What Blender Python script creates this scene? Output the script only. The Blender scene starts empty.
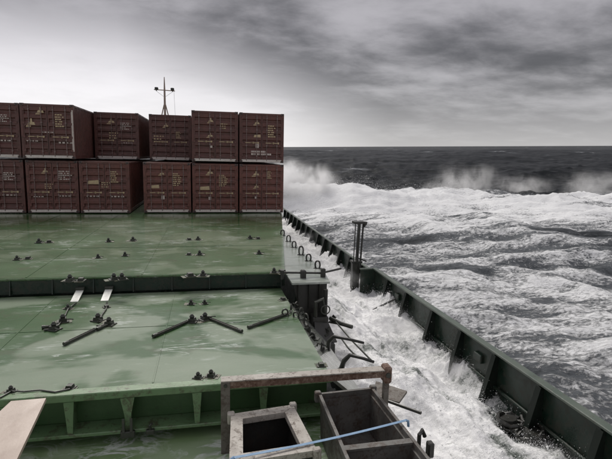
import bpy, bmesh, math, random
import numpy as np
from mathutils import Matrix, Vector

random.seed(7)
rng = np.random.default_rng(11)
scene = bpy.context.scene
COL = scene.collection
R = math.radians

# ------------------------------------------------------------------ camera
FPX, YAW, PITCH, ROLL, EYE = 476.06, 0.2043, 0.1517, 0.0225, 3.017
_f = Vector((math.sin(YAW) * math.cos(PITCH), math.cos(YAW) * math.cos(PITCH), -math.sin(PITCH)))
_r0 = Vector((math.cos(YAW), -math.sin(YAW), 0))
_u0 = _r0.cross(_f)
_r = math.cos(ROLL) * _r0 + math.sin(ROLL) * _u0
_u = -math.sin(ROLL) * _r0 + math.cos(ROLL) * _u0
cam_data = bpy.data.cameras.new('camera')
cam = bpy.data.objects.new('camera', cam_data)
COL.objects.link(cam)
cam.matrix_world = Matrix(((_r.x, _u.x, -_f.x, 0), (_r.y, _u.y, -_f.y, 0), (_r.z, _u.z, -_f.z, EYE), (0, 0, 0, 1)))
cam_data.sensor_width = 36
cam_data.lens = FPX / 612 * 36
cam_data.clip_end = 20000
cam_data.clip_start = 0.05
scene.camera = cam


def at(x, y, z=None, Y=None, X=None):
    """survey helper: where the sight line through a photo point meets a level, a cross plane or a side plane"""
    d = _f * FPX + _r * (x - 306) - _u * (y - 229.5)
    if z is not None:
        t = (z - EYE) / d.z
    elif Y is not None:
        t = Y / d.y
    else:
        t = X / d.x
    return Vector((0, 0, EYE)) + d * t


# ------------------------------------------------------------------ sky and sun
SUN_AZ, SUN_EL = R(-8), R(48)          # azimuth from ship's head, positive to starboard
world = bpy.data.worlds.new('World')
scene.world = world
world.use_nodes = True
wt = world.node_tree
wt.nodes.clear()


class NT:
    """tiny node helper"""
    def __init__(self, tree):
        self.t = tree

    def n(self, kind, **kw):
        nd = self.t.nodes.new(kind)
        for k, v in kw.items():
            if k.startswith('i_'):
                key = k[2:].replace('_', ' ')
                nd.inputs[key].default_value = v
            else:
                setattr(nd, k, v)
        return nd

    def l(self, a, b):
        self.t.links.new(a, b)

    def math(self, op, a, b=None, clamp=False, c=None):
        nd = self.t.nodes.new('ShaderNodeMath')
        nd.operation = op
        nd.use_clamp = clamp
        for i, v in enumerate((a, b, c)):
            if v is None:
                continue
            if isinstance(v, (int, float)):
                nd.inputs[i].default_value = v
            else:
                self.l(v, nd.inputs[i])
        return nd.outputs[0]

    def ramp(self, fac, stops, interp='LINEAR'):
        nd = self.t.nodes.new('ShaderNodeValToRGB')
        nd.color_ramp.interpolation = interp
        el = nd.color_ramp.elements
        while len(el) < len(stops):
            el.new(0.5)
        for e, (p, c) in zip(el, stops):
            e.position = p
            e.color = (c, c, c, 1) if isinstance(c, (int, float)) else tuple(c) + (1,)
        self.l(fac, nd.inputs[0])
        return nd.outputs[0]

    def mix(self, fac, a, b, mode='MIX'):
        nd = self.t.nodes.new('ShaderNodeMix')
        nd.data_type = 'RGBA'
        nd.blend_type = mode
        for s, v in ((nd.inputs[0], fac), (nd.inputs[6], a), (nd.inputs[7], b)):
            if isinstance(v, (int, float)):
                s.default_value = v if s == nd.inputs[0] else (v, v, v, 1)
            elif isinstance(v, tuple):
                s.default_value = v + (1,) if len(v) == 3 else v
            else:
                self.l(v, s)
        return nd.outputs[2]

    def noise(self, vec, scale, detail=4, rough=0.55, dist=0.0):
        nd = self.n('ShaderNodeTexNoise', i_Scale=scale, i_Detail=detail, i_Roughness=rough, i_Distortion=dist)
        if vec is not None:
            self.l(vec, nd.inputs['Vector'])
        return nd.outputs[0]

    def mapping(self, vec, scale=(1, 1, 1), rot=(0, 0, 0), loc=(0, 0, 0)):
        nd = self.t.nodes.new('ShaderNodeMapping')
        nd.inputs['Scale'].default_value = scale
        nd.inputs['Rotation'].default_value = rot
        nd.inputs['Location'].default_value = loc
        self.l(vec, nd.inputs[0])
        return nd.outputs[0]


w = NT(wt)
tc = w.n('ShaderNodeTexCoord')
sep = w.n('ShaderNodeSeparateXYZ')
w.l(tc.outputs['Generated'], sep.inputs[0])
dz = w.math('MAXIMUM', sep.outputs[2], 0.0)
den = w.math('ADD', dz, 0.16)
cmb = w.n('ShaderNodeCombineXYZ')
w.l(w.math('DIVIDE', sep.outputs[0], den), cmb.inputs[0])
w.l(w.math('DIVIDE', sep.outputs[1], den), cmb.inputs[1])
lay = w.mapping(cmb.outputs[0], scale=(0.85, 1.0, 1.0), rot=(0, 0, R(-22)), loc=(1.35, 0.62, 0))
n1 = w.noise(lay, 0.8, 3, 0.5, 0.35)
n2 = w.noise(lay, 2.7, 8, 0.58, 0.15)
cl = w.math('ADD', w.math('MULTIPLY', n1, 0.55), w.math('MULTIPLY', n2, 0.45))
clr = w.ramp(cl, [(0.36, 0.0), (0.66, 1.0)], 'EASE')
# a dark cloud bank whose lower edge sinks towards starboard; thin bright overcast below it
sx_ = w.math('MINIMUM', sep.outputs[0], 0.36)
sx_ = w.math('MAXIMUM', sx_, -0.16)
edge = w.math('SUBTRACT', 0.158, w.math('MULTIPLY', sx_, 0.30))
above = w.math('SUBTRACT', sep.outputs[2], edge)
above = w.math('ADD', above, w.math('MULTIPLY', w.math('SUBTRACT', cl, 0.5), 0.28))
bank = w.ramp(w.math('MULTIPLY_ADD', above, 4.0, c=0.5), [(0.12, 0.0), (0.86, 1.0)], 'EASE')
dark = w.math('ADD', 0.066, w.math('MULTIPLY', clr, 0.20))
thin = w.math('ADD', 0.50, w.math('MULTIPLY', clr, 0.07))
thin = w.math('SUBTRACT', thin, w.math('MULTIPLY', w.ramp(sep.outputs[0], [(0.06, 0.0), (0.40, 1.0)], 'EASE'), 0.17))
high = w.ramp(dz, [(0.30, 0.0), (0.80, 1.0)], 'EASE')       # the overcast thins towards the zenith
dark = w.math('ADD', dark, w.math('MULTIPLY', high, 0.20))
val = w.math('ADD', w.math('MULTIPLY', bank, dark), w.math('MULTIPLY', w.math('SUBTRACT', 1.0, bank), thin))
low = w.ramp(dz, [(0.0, 1.0), (0.25, 0.0)])
tint = w.mix(w.math('MULTIPLY', low, 1.0, True), (1.0, 0.965, 1.02), (1.0, 0.985, 0.99))
colr = w.mix(1.0, tint, val, 'MULTIPLY')
sky = w.n('ShaderNodeTexSky', sky_type='NISHITA', sun_disc=False, sun_elevation=SUN_EL, sun_rotation=SUN_AZ)
bg1 = w.n('ShaderNodeBackground', i_Strength=0.06)
w.l(sky.outputs[0], bg1.inputs[0])
bg2 = w.n('ShaderNodeBackground', i_Strength=1.0)
w.l(colr, bg2.inputs[0])
mixs = w.n('ShaderNodeMixShader')
mixs.inputs[0].default_value = 0.96
w.l(bg1.outputs[0], mixs.inputs[1])
w.l(bg2.outputs[0], mixs.inputs[2])
wo = w.n('ShaderNodeOutputWorld')
w.l(mixs.outputs[0], wo.inputs[0])

sun_data = bpy.data.lights.new('sun', 'SUN')
sun_data.energy = 1.5
sun_data.angle = R(30)
sun_data.color = (1.0, 0.96, 0.9)
sun = bpy.data.objects.new('sun', sun_data)
COL.objects.link(sun)
sdir = Vector((math.sin(SUN_AZ) * math.cos(SUN_EL), math.cos(SUN_AZ) * math.cos(SUN_EL), math.sin(SUN_EL)))
sun.rotation_euler = sdir.to_track_quat('Z', 'Y').to_euler()

vs = scene.view_settings
scene.display_settings.display_device = 'sRGB'
vs.view_transform = 'Standard'
vs.look = 'None'
vs.gamma = 1
vs.exposure = 0.8
vs.use_curve_mapping = False
scene.cycles.volume_bounces = 6
scene.cycles.volume_step_rate = 2.0
scene.cycles.volume_max_steps = 128
scene.cycles.max_bounces = 7
scene.cycles.use_denoising = True


# ------------------------------------------------------------------ mesh helpers
class MB:
    def __init__(self):
        self.v, self.f = [], []

    def add(self, vs_, fs):
        o = len(self.v)
        self.v += [tuple(p) for p in vs_]
        self.f += [tuple(i + o for i in q) for q in fs]
        return self

    def box(self, x0, x1, y0, y1, z0, z1, M=None, b=0.0):
        """box, optionally chamfered along all edges by b"""
        if b <= 0:
            p = [(x, y, z) for z in (z0, z1) for y in (y0, y1) for x in (x0, x1)]
            fs = [(0, 2, 3, 1), (4, 5, 7, 6), (0, 1, 5, 4), (2, 6, 7, 3), (0, 4, 6, 2), (1, 3, 7, 5)]
        else:
            bm = bmesh.new()
            bmesh.ops.create_cube(bm, size=1)
            for q in bm.verts:
                q.co = Vector(((x0 + x1) / 2 + q.co.x * (x1 - x0), (y0 + y1) / 2 + q.co.y * (y1 - y0), (z0 + z1) / 2 + q.co.z * (z1 - z0)))
            bmesh.ops.bevel(bm, geom=bm.edges[:], offset=b, segments=1, affect='EDGES')
            bm.verts.index_update()
            p = [q.co.copy() for q in bm.verts]
            fs = [[q.index for q in f.verts] for f in bm.faces]
            bm.free()
        if M is not None:
            p = [M @ Vector(q) for q in p]
        return self.add(p, fs)

    def tube(self, pts, r, n=8, cap=True):
        pts = [Vector(p) for p in pts]
        rs = r if isinstance(r, (list, tuple)) else [r] * len(pts)
        rings = []
        prev = None
        for i, p in enumerate(pts):
            if i == 0:
                d = pts[1] - p
            elif i == len(pts) - 1:
                d = p - pts[i - 1]
            else:
                d = (pts[i + 1] - p).normalized() + (p - pts[i - 1]).normalized()
            d.normalize()
            if prev is None:
                a = d.orthogonal().normalized()
            else:
                a = (prev - d * prev.dot(d)).normalized()
            prev = a
            b = d.cross(a)
            rings.append([p + (a * math.cos(2 * math.pi * k / n) + b * math.sin(2 * math.pi * k / n)) * rs[i] for k in range(n)])
        vs_ = [q for ring in rings for q in ring]
        fs = []
        for i in range(len(rings) - 1):
            for k in range(n):
                k2 = (k + 1) % n
                fs.append((i * n + k, i * n + k2, (i + 1) * n + k2, (i + 1) * n + k))
        if cap:
            fs.append(tuple(range(n - 1, -1, -1)))
            fs.append(tuple((len(rings) - 1) * n + k for k in range(n)))
        return self.add(vs_, fs)

    def prism(self, poly, axis, a0, a1):
        """extrude a 2D polygon along an axis ('x','y','z') between a0 and a1"""
        def P(u, v, a):
            return {'x': (a, u, v), 'y': (u, a, v), 'z': (u, v, a)}[axis]
        n = len(poly)
        vs_ = [P(u, v, a0) for u, v in poly] + [P(u, v, a1) for u, v in poly]
        fs = [tuple(range(n - 1, -1, -1)), tuple(range(n, 2 * n))]
        fs += [(i, (i + 1) % n, n + (i + 1) % n, n + i) for i in range(n)]
        return self.add(vs_, fs)

    def slab(self, quad, t):
        """thick plate from a quad of points given counter clockwise seen from above"""
        q = [Vector(p) for p in quad]
        nrm = (q[1] - q[0]).cross(q[2] - q[0]).normalized()
        vs_ = q + [p - nrm * t for p in q]
        n = len(q)
        fs = [tuple(range(n)), tuple(range(2 * n - 1, n - 1, -1))]
        fs += [((i + 1) % n, i, n + i, n + (i + 1) % n) for i in range(n)]
        return self.add(vs_, fs)

    def mesh(self, name, mat, smooth=False):
        me = bpy.data.meshes.new(name)
        me.from_pydata([tuple(p) for p in self.v], [], self.f)
        bm = bmesh.new()
        bm.from_mesh(me)
        bmesh.ops.recalc_face_normals(bm, faces=bm.faces[:])
        bm.to_mesh(me)
        bm.free()
        if smooth:
            me.polygons.foreach_set('use_smooth', [True] * len(me.polygons))
        me.materials.append(mat)
        return me

    def build(self, name, mat, parent=None, smooth=False):
        return link(name, self.mesh(name, mat, smooth), parent)


def link(name, me, parent=None, loc=None):
    o = bpy.data.objects.new(name, me)
    COL.objects.link(o)
    if parent is not None:
        o.parent = parent
    if loc is not None:
        o.location = loc
    return o


def tag(o, label, cat, group=None):
    o['label'] = label
    o['category'] = cat
    if group:
        o['group'] = group
    return o


def thing(name, label, cat, loc=(0, 0, 0), rotz=0.0, group=None):
    o = bpy.data.objects.new(name, None)
    o.empty_display_size = 0.2
    COL.objects.link(o)
    o.location = loc
    o.rotation_euler = (0, 0, rotz)
    return tag(o, label, cat, group)


def copy_tree(root, loc, rotz, label, parent=None):
    r = root.copy()
    COL.objects.link(r)
    if parent is None:
        r.location = loc
        r.rotation_euler = (0, 0, rotz)
        r['label'] = label
    else:
        r.parent = parent
    for ch in root.children:
        copy_tree(ch, None, None, None, r)
    return r


# ------------------------------------------------------------------ materials
def newmat(name):
    m = bpy.data.materials.new(name)
    m.use_nodes = True
    m.node_tree.nodes.clear()
    t = NT(m.node_tree)
    out = t.n('ShaderNodeOutputMaterial')
    bs = t.n('ShaderNodeBsdfPrincipled')
    t.l(bs.outputs[0], out.inputs[0])
    return m, t, bs, out


def setin(t, bs, key, v):
    s = bs.inputs[key]
    if isinstance(v, (int, float)):
        s.default_value = v
    elif isinstance(v, tuple):
        s.default_value = v + (1,) if len(v) == 3 else v
    else:
        t.l(v, s)


def bump(t, bs, h, strength, dist, prev=None):
    b = t.n('ShaderNodeBump', i_Strength=strength, i_Distance=dist)
    t.l(h, b.inputs['Height'])
    if prev is not None:
        t.l(prev, b.inputs['Normal'])
    t.l(b.outputs[0], bs.inputs['Normal'])
    return b.outputs[0]


def paint(name, c1, c2, rust=(0.09, 0.045, 0.025), rust_amt=0.25, rough=0.4, scale=1.3, coord='Object', streak=True, metallic=0.0, coat=0.0, spec=0.5):
    """weathered wet paint: tone variation, rust blotches, run-down streaks and fine relief"""
    m, t, bs, out = newmat(name)
    c = t.n('ShaderNodeTexCoord')
    geo = t.n('ShaderNodeNewGeometry')
    vec = geo.outputs['Position'] if coord == 'World' else c.outputs[coord]
    a = t.noise(vec, scale, 6, 0.6, 0.4)
    col = t.mix(t.ramp(a, [(0.3, 0.0), (0.7, 1.0)]), c1, c2)
    b = t.noise(vec, scale * 3.1, 8, 0.7, 0.6)
    lo = 0.72 - rust_amt * 0.4
    b2 = t.noise(vec, scale * 11, 6, 0.7, 0.3)
    bb = t.math('ADD', t.math('MULTIPLY', b, 0.62), t.math('MULTIPLY', b2, 0.38))
    rm = t.ramp(bb, [(lo - 0.03, 0.0), (lo + 0.03, 0.55), (lo + 0.15, 1.0)])
    if streak:
        sv = t.mapping(vec, scale=(7, 7, 0.5))
        s = t.noise(sv, scale, 5, 0.6)
        rm = t.math('MAXIMUM', rm, t.math('MULTIPLY', t.ramp(s, [(0.56, 0.0), (0.78, 1.0)]), rust_amt))
    col = t.mix(rm, col, rust)
    setin(t, bs, 'Base Color', col)
    rr = t.math('ADD', rough, t.math('MULTIPLY', t.math('SUBTRACT', a, 0.5), 0.35), True)
    setin(t, bs, 'Roughness', t.math('ADD', rr, t.math('MULTIPLY', rm, 0.25), True))
    setin(t, bs, 'Metallic', metallic)
    setin(t, bs, 'Specular IOR Level', spec)
    setin(t, bs, 'Coat Weight', coat)
    setin(t, bs, 'Coat Roughness', 0.12)
    fine = t.noise(vec, scale * 14, 5, 0.65)
    dent = t.noise(vec, scale * 0.9, 2, 0.5)
    d0 = bump(t, bs, dent, 0.5, 0.03)
    bump(t, bs, fine, 0.35, 0.006, d0)
    return m


def wet_deck(name, g1, g2, milk_sheen, milk_sheen_amt, rust_amt=0.0, line_amt=1.0, lo=0.5):
    """green deck paint under a thin moving film of sea water with pale patches of milky, aerated water and painted sky sheen"""
    m, t, bs, out = newmat(name)
    geo = t.n('ShaderNodeNewGeometry')
    pos = geo.outputs['Position']
    big = t.noise(pos, 0.55, 5, 0.55, 0.5)
    paintc = t.mix(t.ramp(big, [(0.32, 0.0), (0.68, 1.0)]), g1, g2)
    if rust_amt:
        rn = t.noise(pos, 2.2, 8, 0.7, 0.5)
        paintc = t.mix(t.math('MULTIPLY', t.ramp(rn, [(0.53, 0.0), (0.68, 1.0)]), rust_amt), paintc, (0.075, 0.062, 0.035))
    sv = t.mapping(pos, scale=(0.26, 0.55, 1.0), rot=(0, 0, R(4)))
    film = t.noise(sv, 1.0, 5, 0.55, 0.9)
    film2 = t.noise(t.mapping(pos, scale=(0.35, 0.35, 1), loc=(3.1, 1.7, 0)), 1.0, 4, 0.55, 0.6)
    fm = t.math('ADD', t.math('MULTIPLY', film, 0.35), t.math('MULTIPLY', film2, 0.65))
    mm = t.ramp(fm, [(lo - 0.03, 0.0), (lo + 0.03, 0.8), (lo + 0.16, 1.0)], 'EASE')
    # thin broken foam lines drawn out by the run-off
    ln = t.noise(t.mapping(pos, scale=(0.5, 3.4, 1), rot=(0, 0, R(6))), 1.0, 7, 0.62, 1.3)
    ridge = t.math('ABSOLUTE', t.math('SUBTRACT', ln, 0.5))
    lines = t.ramp(ridge, [(0.0, 1.0), (0.013, 0.5), (0.03, 0.0)])
    lines = t.math('MULTIPLY', lines, t.ramp(t.noise(pos, 0.8, 4, 0.6), [(0.50, 0.0), (0.62, 0.7)]))
    if line_amt > 1:
        l2 = t.noise(t.mapping(pos, scale=(1.1, 1.6, 1)), 1.0, 6, 0.6, 1.6)
        l2 = t.ramp(t.math('ABSOLUTE', t.math('SUBTRACT', l2, 0.5)), [(0.0, 1.0), (0.02, 0.6), (0.05, 0.0)])
        lines = t.math('MAXIMUM', lines, t.math('MULTIPLY', l2, t.ramp(t.noise(pos, 1.1, 5, 0.6), [(0.42, 0.0), (0.58, 1.0)])))
    col = t.mix(t.math('MULTIPLY', mm, milk_sheen_amt), paintc, milk_sheen)  # pale patches: foamy water, with sky sheen put into the colour
    col = t.mix(lines, col, (0.62, 0.66, 0.62))
    setin(t, bs, 'Base Color', col)
    grain = t.noise(pos, 30, 5, 0.65)
    setin(t, bs, 'Roughness', t.math('ADD', 0.30, t.math('MULTIPLY', grain, 0.25)))
    setin(t, bs, 'Specular IOR Level', 0.14)
    # the water film lies over the paint as a clear coat with its own ripples
    setin(t, bs, 'Coat Weight', t.ramp(film2, [(0.30, 0.55), (0.50, 1.0)]))
    setin(t, bs, 'Coat IOR', 1.5)
    setin(t, bs, 'Coat Roughness', t.math('ADD', 0.02, t.math('MULTIPLY', t.ramp(film, [(0.40, 1.0), (0.62, 0.0)]), 0.09)))
    buck = t.noise(t.mapping(pos, scale=(0.9, 0.7, 1)), 1.0, 2, 0.5)
    rip = t.noise(t.mapping(pos, scale=(1.6, 5.5, 1), rot=(0, 0, R(5))), 1.0, 6, 0.6, 0.8)
    bp0 = t.n('ShaderNodeBump', i_Strength=0.4, i_Distance=0.015)
    t.l(buck, bp0.inputs['Height'])
    bp1 = t.n('ShaderNodeBump', i_Strength=0.15, i_Distance=0.03)
    t.l(rip, bp1.inputs['Height'])
    t.l(bp0.outputs[0], bp1.inputs['Normal'])
    t.l(bp1.outputs[0], bs.inputs['Coat Normal'])
    bp2 = t.n('ShaderNodeBump', i_Strength=0.4, i_Distance=0.006)
    t.l(grain, bp2.inputs['Height'])
    t.l(bp0.outputs[0], bp2.inputs['Normal'])
    t.l(bp2.outputs[0], bs.inputs['Normal'])
    return m


def foam_mat(name, water, foam, attr, sc, bumpd, thr=0.5, soft=0.16, spec=0.5, air_sheen=(0.15, 0.165, 0.17), rough=0.16, stretch=0.45, web_amt=0.1, streaky=False, fine_w=0.45):
    """sea water with foam: an attribute says how much foam, layered noise breaks it into webs and holes"""
    m, t, bs, out = newmat(name)
    c = t.n('ShaderNodeTexCoord')
    pos = c.outputs['Object']
    at_ = t.n('ShaderNodeAttribute', attribute_name=attr)
    warp = t.noise(t.mapping(pos, scale=(stretch, 1.0, 0.5), rot=(0, 0, 0.3)), sc, 8, 0.66, 1.0)
    fine = t.noise(t.mapping(pos, scale=(0.6, 1.0, 0.8), rot=(0, 0, 0.3)), sc * 6.5, 8, 0.70, 0.6)
    web = t.n('ShaderNodeTexVoronoi', feature='DISTANCE_TO_EDGE', i_Scale=sc * 3.2)
    wv = t.n('ShaderNodeVectorMath', operation='ADD')
    t.l(pos, wv.inputs[0])
    nz = t.n('ShaderNodeTexNoise', i_Scale=sc * 2.5, i_Detail=4.0, i_Roughness=0.6)
    t.l(pos, nz.inputs['Vector'])
    sv = t.n('ShaderNodeVectorMath', operation='SCALE', i_Scale=1.3 / sc * 0.3)
    t.l(nz.outputs[1], sv.inputs[0])
    t.l(sv.outputs[0], wv.inputs[1])
    t.l(wv.outputs[0], web.inputs['Vector'])
    wb = t.ramp(web.outputs['Distance'], [(0.0, 1.0), (0.16, 0.35), (0.4, 0.0)])
    s = t.math('ADD', t.math('MULTIPLY', warp, 1.30 - fine_w), t.math('MULTIPLY', fine, fine_w))
    s = t.math('ADD', s, t.math('MULTIPLY', wb, web_amt))
    s = t.math('SUBTRACT', s, 0.66)                                   # centred on zero
    k = t.math('ADD', t.math('MULTIPLY', s, 1.6), at_.outputs['Fac'])  # coverage plus broken pattern
    mask = t.ramp(k, [(thr - soft * 0.5, 0.0), (thr, 0.45), (thr + soft, 1.0)])
    grey = t.mix(fine, tuple(x * 0.66 for x in foam), foam)
    aer_sheen = t.ramp(k, [(thr - 0.42, 0.0), (thr - 0.05, 1.0)])
    if streaky:
        aer_sheen = t.math('MULTIPLY', t.ramp(at_.outputs['Fac'], [(0.08, 0.0), (0.34, 1.0)]), t.ramp(k, [(thr - 0.75, 0.25), (thr - 0.05, 1.0)]))
    col = t.mix(aer_sheen, water, air_sheen)  # grey of aerated water, which also paints in the sky's reflection
    col = t.mix(mask, col, grey)
    setin(t, bs, 'Base Color', col)
    setin(t, bs, 'Roughness', t.math('ADD', rough, t.math('MULTIPLY', mask, 0.5)))
    setin(t, bs, 'IOR', 1.333)
    setin(t, bs, 'Specular IOR Level', spec)
    b1 = bump(t, bs, t.math('ADD', warp, t.math('MULTIPLY', fine, 0.5)), 0.8, bumpd * 3)
    bump(t, bs, t.math('MULTIPLY', mask, fine), 0.7, bumpd, b1)
    return m


M_maroon = [paint('container_maroon_%d' % i, c1, c2, (0.055, 0.030, 0.022), 0.50, 0.42, 1.1)
            for i, (c1, c2) in enumerate((((0.092, 0.025, 0.019), (0.132, 0.043, 0.031)),
                                          ((0.075, 0.021, 0.017), (0.110, 0.037, 0.028)),
                                          ((0.108, 0.029, 0.022), (0.152, 0.051, 0.036))))]
M_sill = paint('worn_sill', (0.62, 0.58, 0.55), (0.48, 0.42, 0.39), (0.14, 0.07, 0.05), 0.3, 0.5, 2.0)
M_casting = paint('casting_steel', (0.10, 0.06, 0.055), (0.06, 0.035, 0.033), rust_amt=0.4, rough=0.5, scale=3)
M_rod = paint('galvanised_rod', (0.22, 0.16, 0.15), (0.12, 0.075, 0.07), rust_amt=0.3, rough=0.45, scale=3)
M_gasket = paint('rubber_gasket', (0.012, 0.011, 0.011), (0.02, 0.018, 0.018), rust_amt=0.0, rough=0.6, scale=3)
M_yellow = paint('faded_yellow_print', (0.50, 0.40, 0.24), (0.36, 0.26, 0.16), (0.09, 0.035, 0.03), 0.35, 0.55, 4)
M_white = paint('faded_white_print', (0.56, 0.50, 0.46), (0.42, 0.35, 0.32), (0.10, 0.04, 0.035), 0.3, 0.55, 4)
M_greenA = wet_deck('wet_green_hatch_paint', (0.036, 0.098, 0.028), (0.058, 0.118, 0.042), (0.24, 0.30, 0.20), 0.52, 0.40, lo=0.535)
M_greenB = wet_deck('wet_green_hatch_paint_near', (0.034, 0.092, 0.027), (0.056, 0.114, 0.042), (0.27, 0.32, 0.24), 0.78, 0.42, lo=0.505)
M_greenC = wet_deck('wet_green_deck_paint', (0.040, 0.075, 0.042), (0.075, 0.105, 0.065), (0.36, 0.40, 0.34), 0.35, 0.5)
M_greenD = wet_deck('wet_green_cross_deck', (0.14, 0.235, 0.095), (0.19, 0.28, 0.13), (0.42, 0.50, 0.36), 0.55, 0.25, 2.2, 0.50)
M_pale = wet_deck('wet_pale_plate', (0.17, 0.20, 0.17), (0.24, 0.265, 0.23), (0.46, 0.49, 0.45), 0.5, 0.5)
M_slope = wet_deck('wet_slope_plate', (0.17, 0.19, 0.165), (0.23, 0.25, 0.215), (0.42, 0.44, 0.40), 0.4, 0.5)
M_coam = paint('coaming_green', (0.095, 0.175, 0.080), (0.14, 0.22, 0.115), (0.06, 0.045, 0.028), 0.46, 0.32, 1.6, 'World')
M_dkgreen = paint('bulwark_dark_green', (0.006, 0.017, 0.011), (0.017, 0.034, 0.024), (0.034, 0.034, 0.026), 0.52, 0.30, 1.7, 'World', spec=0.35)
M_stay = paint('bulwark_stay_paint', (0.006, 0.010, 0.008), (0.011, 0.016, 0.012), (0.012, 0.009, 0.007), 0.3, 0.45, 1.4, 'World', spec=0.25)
M_coam_shade = paint('coaming_green_shade', (0.040, 0.095, 0.034), (0.062, 0.12, 0.050), (0.04, 0.035, 0.025), 0.3, 0.35, 1.6, 'World')  # darker copy of the coaming green: shade of the recess painted in
M_weld = paint('weld_bead_green', (0.040, 0.095, 0.032), (0.075, 0.125, 0.06), (0.07, 0.055, 0.035), 0.5, 0.35, 2.5, 'World', False)
M_pad = paint('stained_pad', (0.050, 0.095, 0.040), (0.085, 0.105, 0.060), (0.075, 0.045, 0.026), 0.6, 0.35, 3.5, 'World', False)
M_cap = paint('bulwark_cap_rail', (0.060, 0.085, 0.066), (0.095, 0.115, 0.092), (0.06, 0.045, 0.03), 0.35, 0.35, 1.8, 'World', False)
M_black = paint('blackened_steel', (0.014, 0.015, 0.013), (0.028, 0.028, 0.024), (0.05, 0.03, 0.02), 0.30, 0.38, 4.0)
M_fit = paint('dark_fitting_steel', (0.020, 0.024, 0.018), (0.040, 0.044, 0.034), (0.065, 0.04, 0.025), 0.35, 0.4, 6.0)
M_rust = paint('rusty_beam', (0.34, 0.27, 0.22), (0.20, 0.125, 0.09), (0.075, 0.034, 0.020), 0.70, 0.6, 2.4)
M_timber = paint('scuffed_grey_brown', (0.16, 0.145, 0.125), (0.10, 0.09, 0.078), (0.06, 0.04, 0.03), 0.5, 0.6, 2.2)
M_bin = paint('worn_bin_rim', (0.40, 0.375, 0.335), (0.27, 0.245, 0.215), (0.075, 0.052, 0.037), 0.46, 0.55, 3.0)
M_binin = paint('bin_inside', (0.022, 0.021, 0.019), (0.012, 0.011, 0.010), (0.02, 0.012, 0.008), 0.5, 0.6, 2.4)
M_bin2 = paint('grey_bin_steel', (0.14, 0.135, 0.125), (0.07, 0.066, 0.060), (0.05, 0.028, 0.018), 0.5, 0.5, 2.2)
M_strap = paint('blue_strap', (0.16, 0.27, 0.42), (0.24, 0.36, 0.50), (0.10, 0.15, 0.22), 0.2, 0.65, 9)
M_board = paint('beige_board', (0.46, 0.375, 0.315), (0.38, 0.305, 0.255), (0.28, 0.22, 0.18), 0.22, 0.45, 1.5)
M_mast = paint('buff_mast', (0.30, 0.23, 0.19), (0.23, 0.17, 0.14), (0.14, 0.07, 0.05), 0.4, 0.5, 1.0)
M_hull = paint('hull_black', (0.02, 0.022, 0.024), (0.035, 0.036, 0.038), (0.08, 0.04, 0.03), 0.3, 0.4, 0.8)
M_whitepaint = paint('chipped_white_paint', (0.66, 0.67, 0.63), (0.52, 0.53, 0.49), (0.15, 0.10, 0.07), 0.25, 0.4, 5)
M_sea = foam_mat('storm_sea', (0.009, 0.011, 0.013), (0.90, 0.91, 0.92), 'foam', 0.80, 0.06, soft=0.15, spec=0.035, air_sheen=(0.125, 0.135, 0.145), rough=0.30, stretch=0.24, web_amt=0.05, streaky=True, fine_w=0.74)
M_wash = foam_mat('deck_wash_foam', (0.03, 0.038, 0.032), (0.96, 0.96, 0.96), 'foam', 1.7, 0.014, soft=0.24, air_sheen=(0.17, 0.19, 0.175), fine_w=0.6)
m, t, bs, out = newmat('spray_drop')
setin(t, bs, 'Base Color', (0.92, 0.93, 0.93))
setin(t, bs, 'Roughness', 0.35)
M_drop = m


# ------------------------------------------------------------------ numpy noise
def perlin(x, y, seed=0):
    g = np.random.default_rng(seed)
    perm = g.permutation(256)
    ang = g.random(256) * 2 * np.pi
    gx, gy = np.cos(ang), np.sin(ang)
    xi, yi = np.floor(x).astype(np.int64), np.floor(y).astype(np.int64)
    xf, yf = x - xi, y - yi

    def grad(ix, iy, dx, dy):
        h = perm[(perm[ix & 255] + iy) & 255]
        return gx[h] * dx + gy[h] * dy
    u = xf * xf * xf * (xf * (xf * 6 - 15) + 10)
    v = yf * yf * yf * (yf * (yf * 6 - 15) + 10)
    a = grad(xi, yi, xf, yf)
    b = grad(xi + 1, yi, xf - 1, yf)
    c = grad(xi, yi + 1, xf, yf - 1)
    d = grad(xi + 1, yi + 1, xf - 1, yf - 1)
    return (a * (1 - u) + b * u) * (1 - v) + (c * (1 - u) + d * u) * v


def fbm(x, y, oct_=4, seed=0, gain=0.5):
    s, amp = 0, 1.0
    for k in range(oct_):
        s = s + amp * perlin(x * 2 ** k, y * 2 ** k, seed + k)
        amp *= gain
    return s


def ridged(x, y, oct_=4, seed=0, gain=0.5):
    s, amp = 0, 1.0
    for k in range(oct_):
        s = s + amp * (1 - 2 * np.abs(perlin(x * 2 ** k, y * 2 ** k, seed + k)))
        amp *= gain
    return s


def sstep(a, b, x):
    q = np.clip((x - a) / (b - a), 0, 1)
    return q * q * (3 - 2 * q)


def grid_mesh(name, X, Y, Z, mat, foam=None):
    ny, nx = X.shape
    co = np.stack([X, Y, Z], -1).reshape(-1, 3)
    idx = np.arange(nx * ny).reshape(ny, nx)
    q = np.stack([idx[:-1, :-1], idx[:-1, 1:], idx[1:, 1:], idx[1:, :-1]], -1).reshape(-1, 4)
    me = bpy.data.meshes.new(name)
    me.vertices.add(len(co))
    me.vertices.foreach_set('co', co.ravel())
    me.loops.add(q.size)
    me.loops.foreach_set('vertex_index', q.ravel().astype(np.int32))
    me.polygons.add(len(q))
    me.polygons.foreach_set('loop_start', (np.arange(len(q)) * 4).astype(np.int32))
    me.polygons.foreach_set('use_smooth', np.ones(len(q), dtype=bool))
    me.update(calc_edges=True)
    if foam is not None:
        at_ = me.attributes.new('foam', 'FLOAT', 'POINT')
        at_.data.foreach_set('value', foam.ravel().astype(np.float32))
    me.materials.append(mat)
    return me


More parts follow.
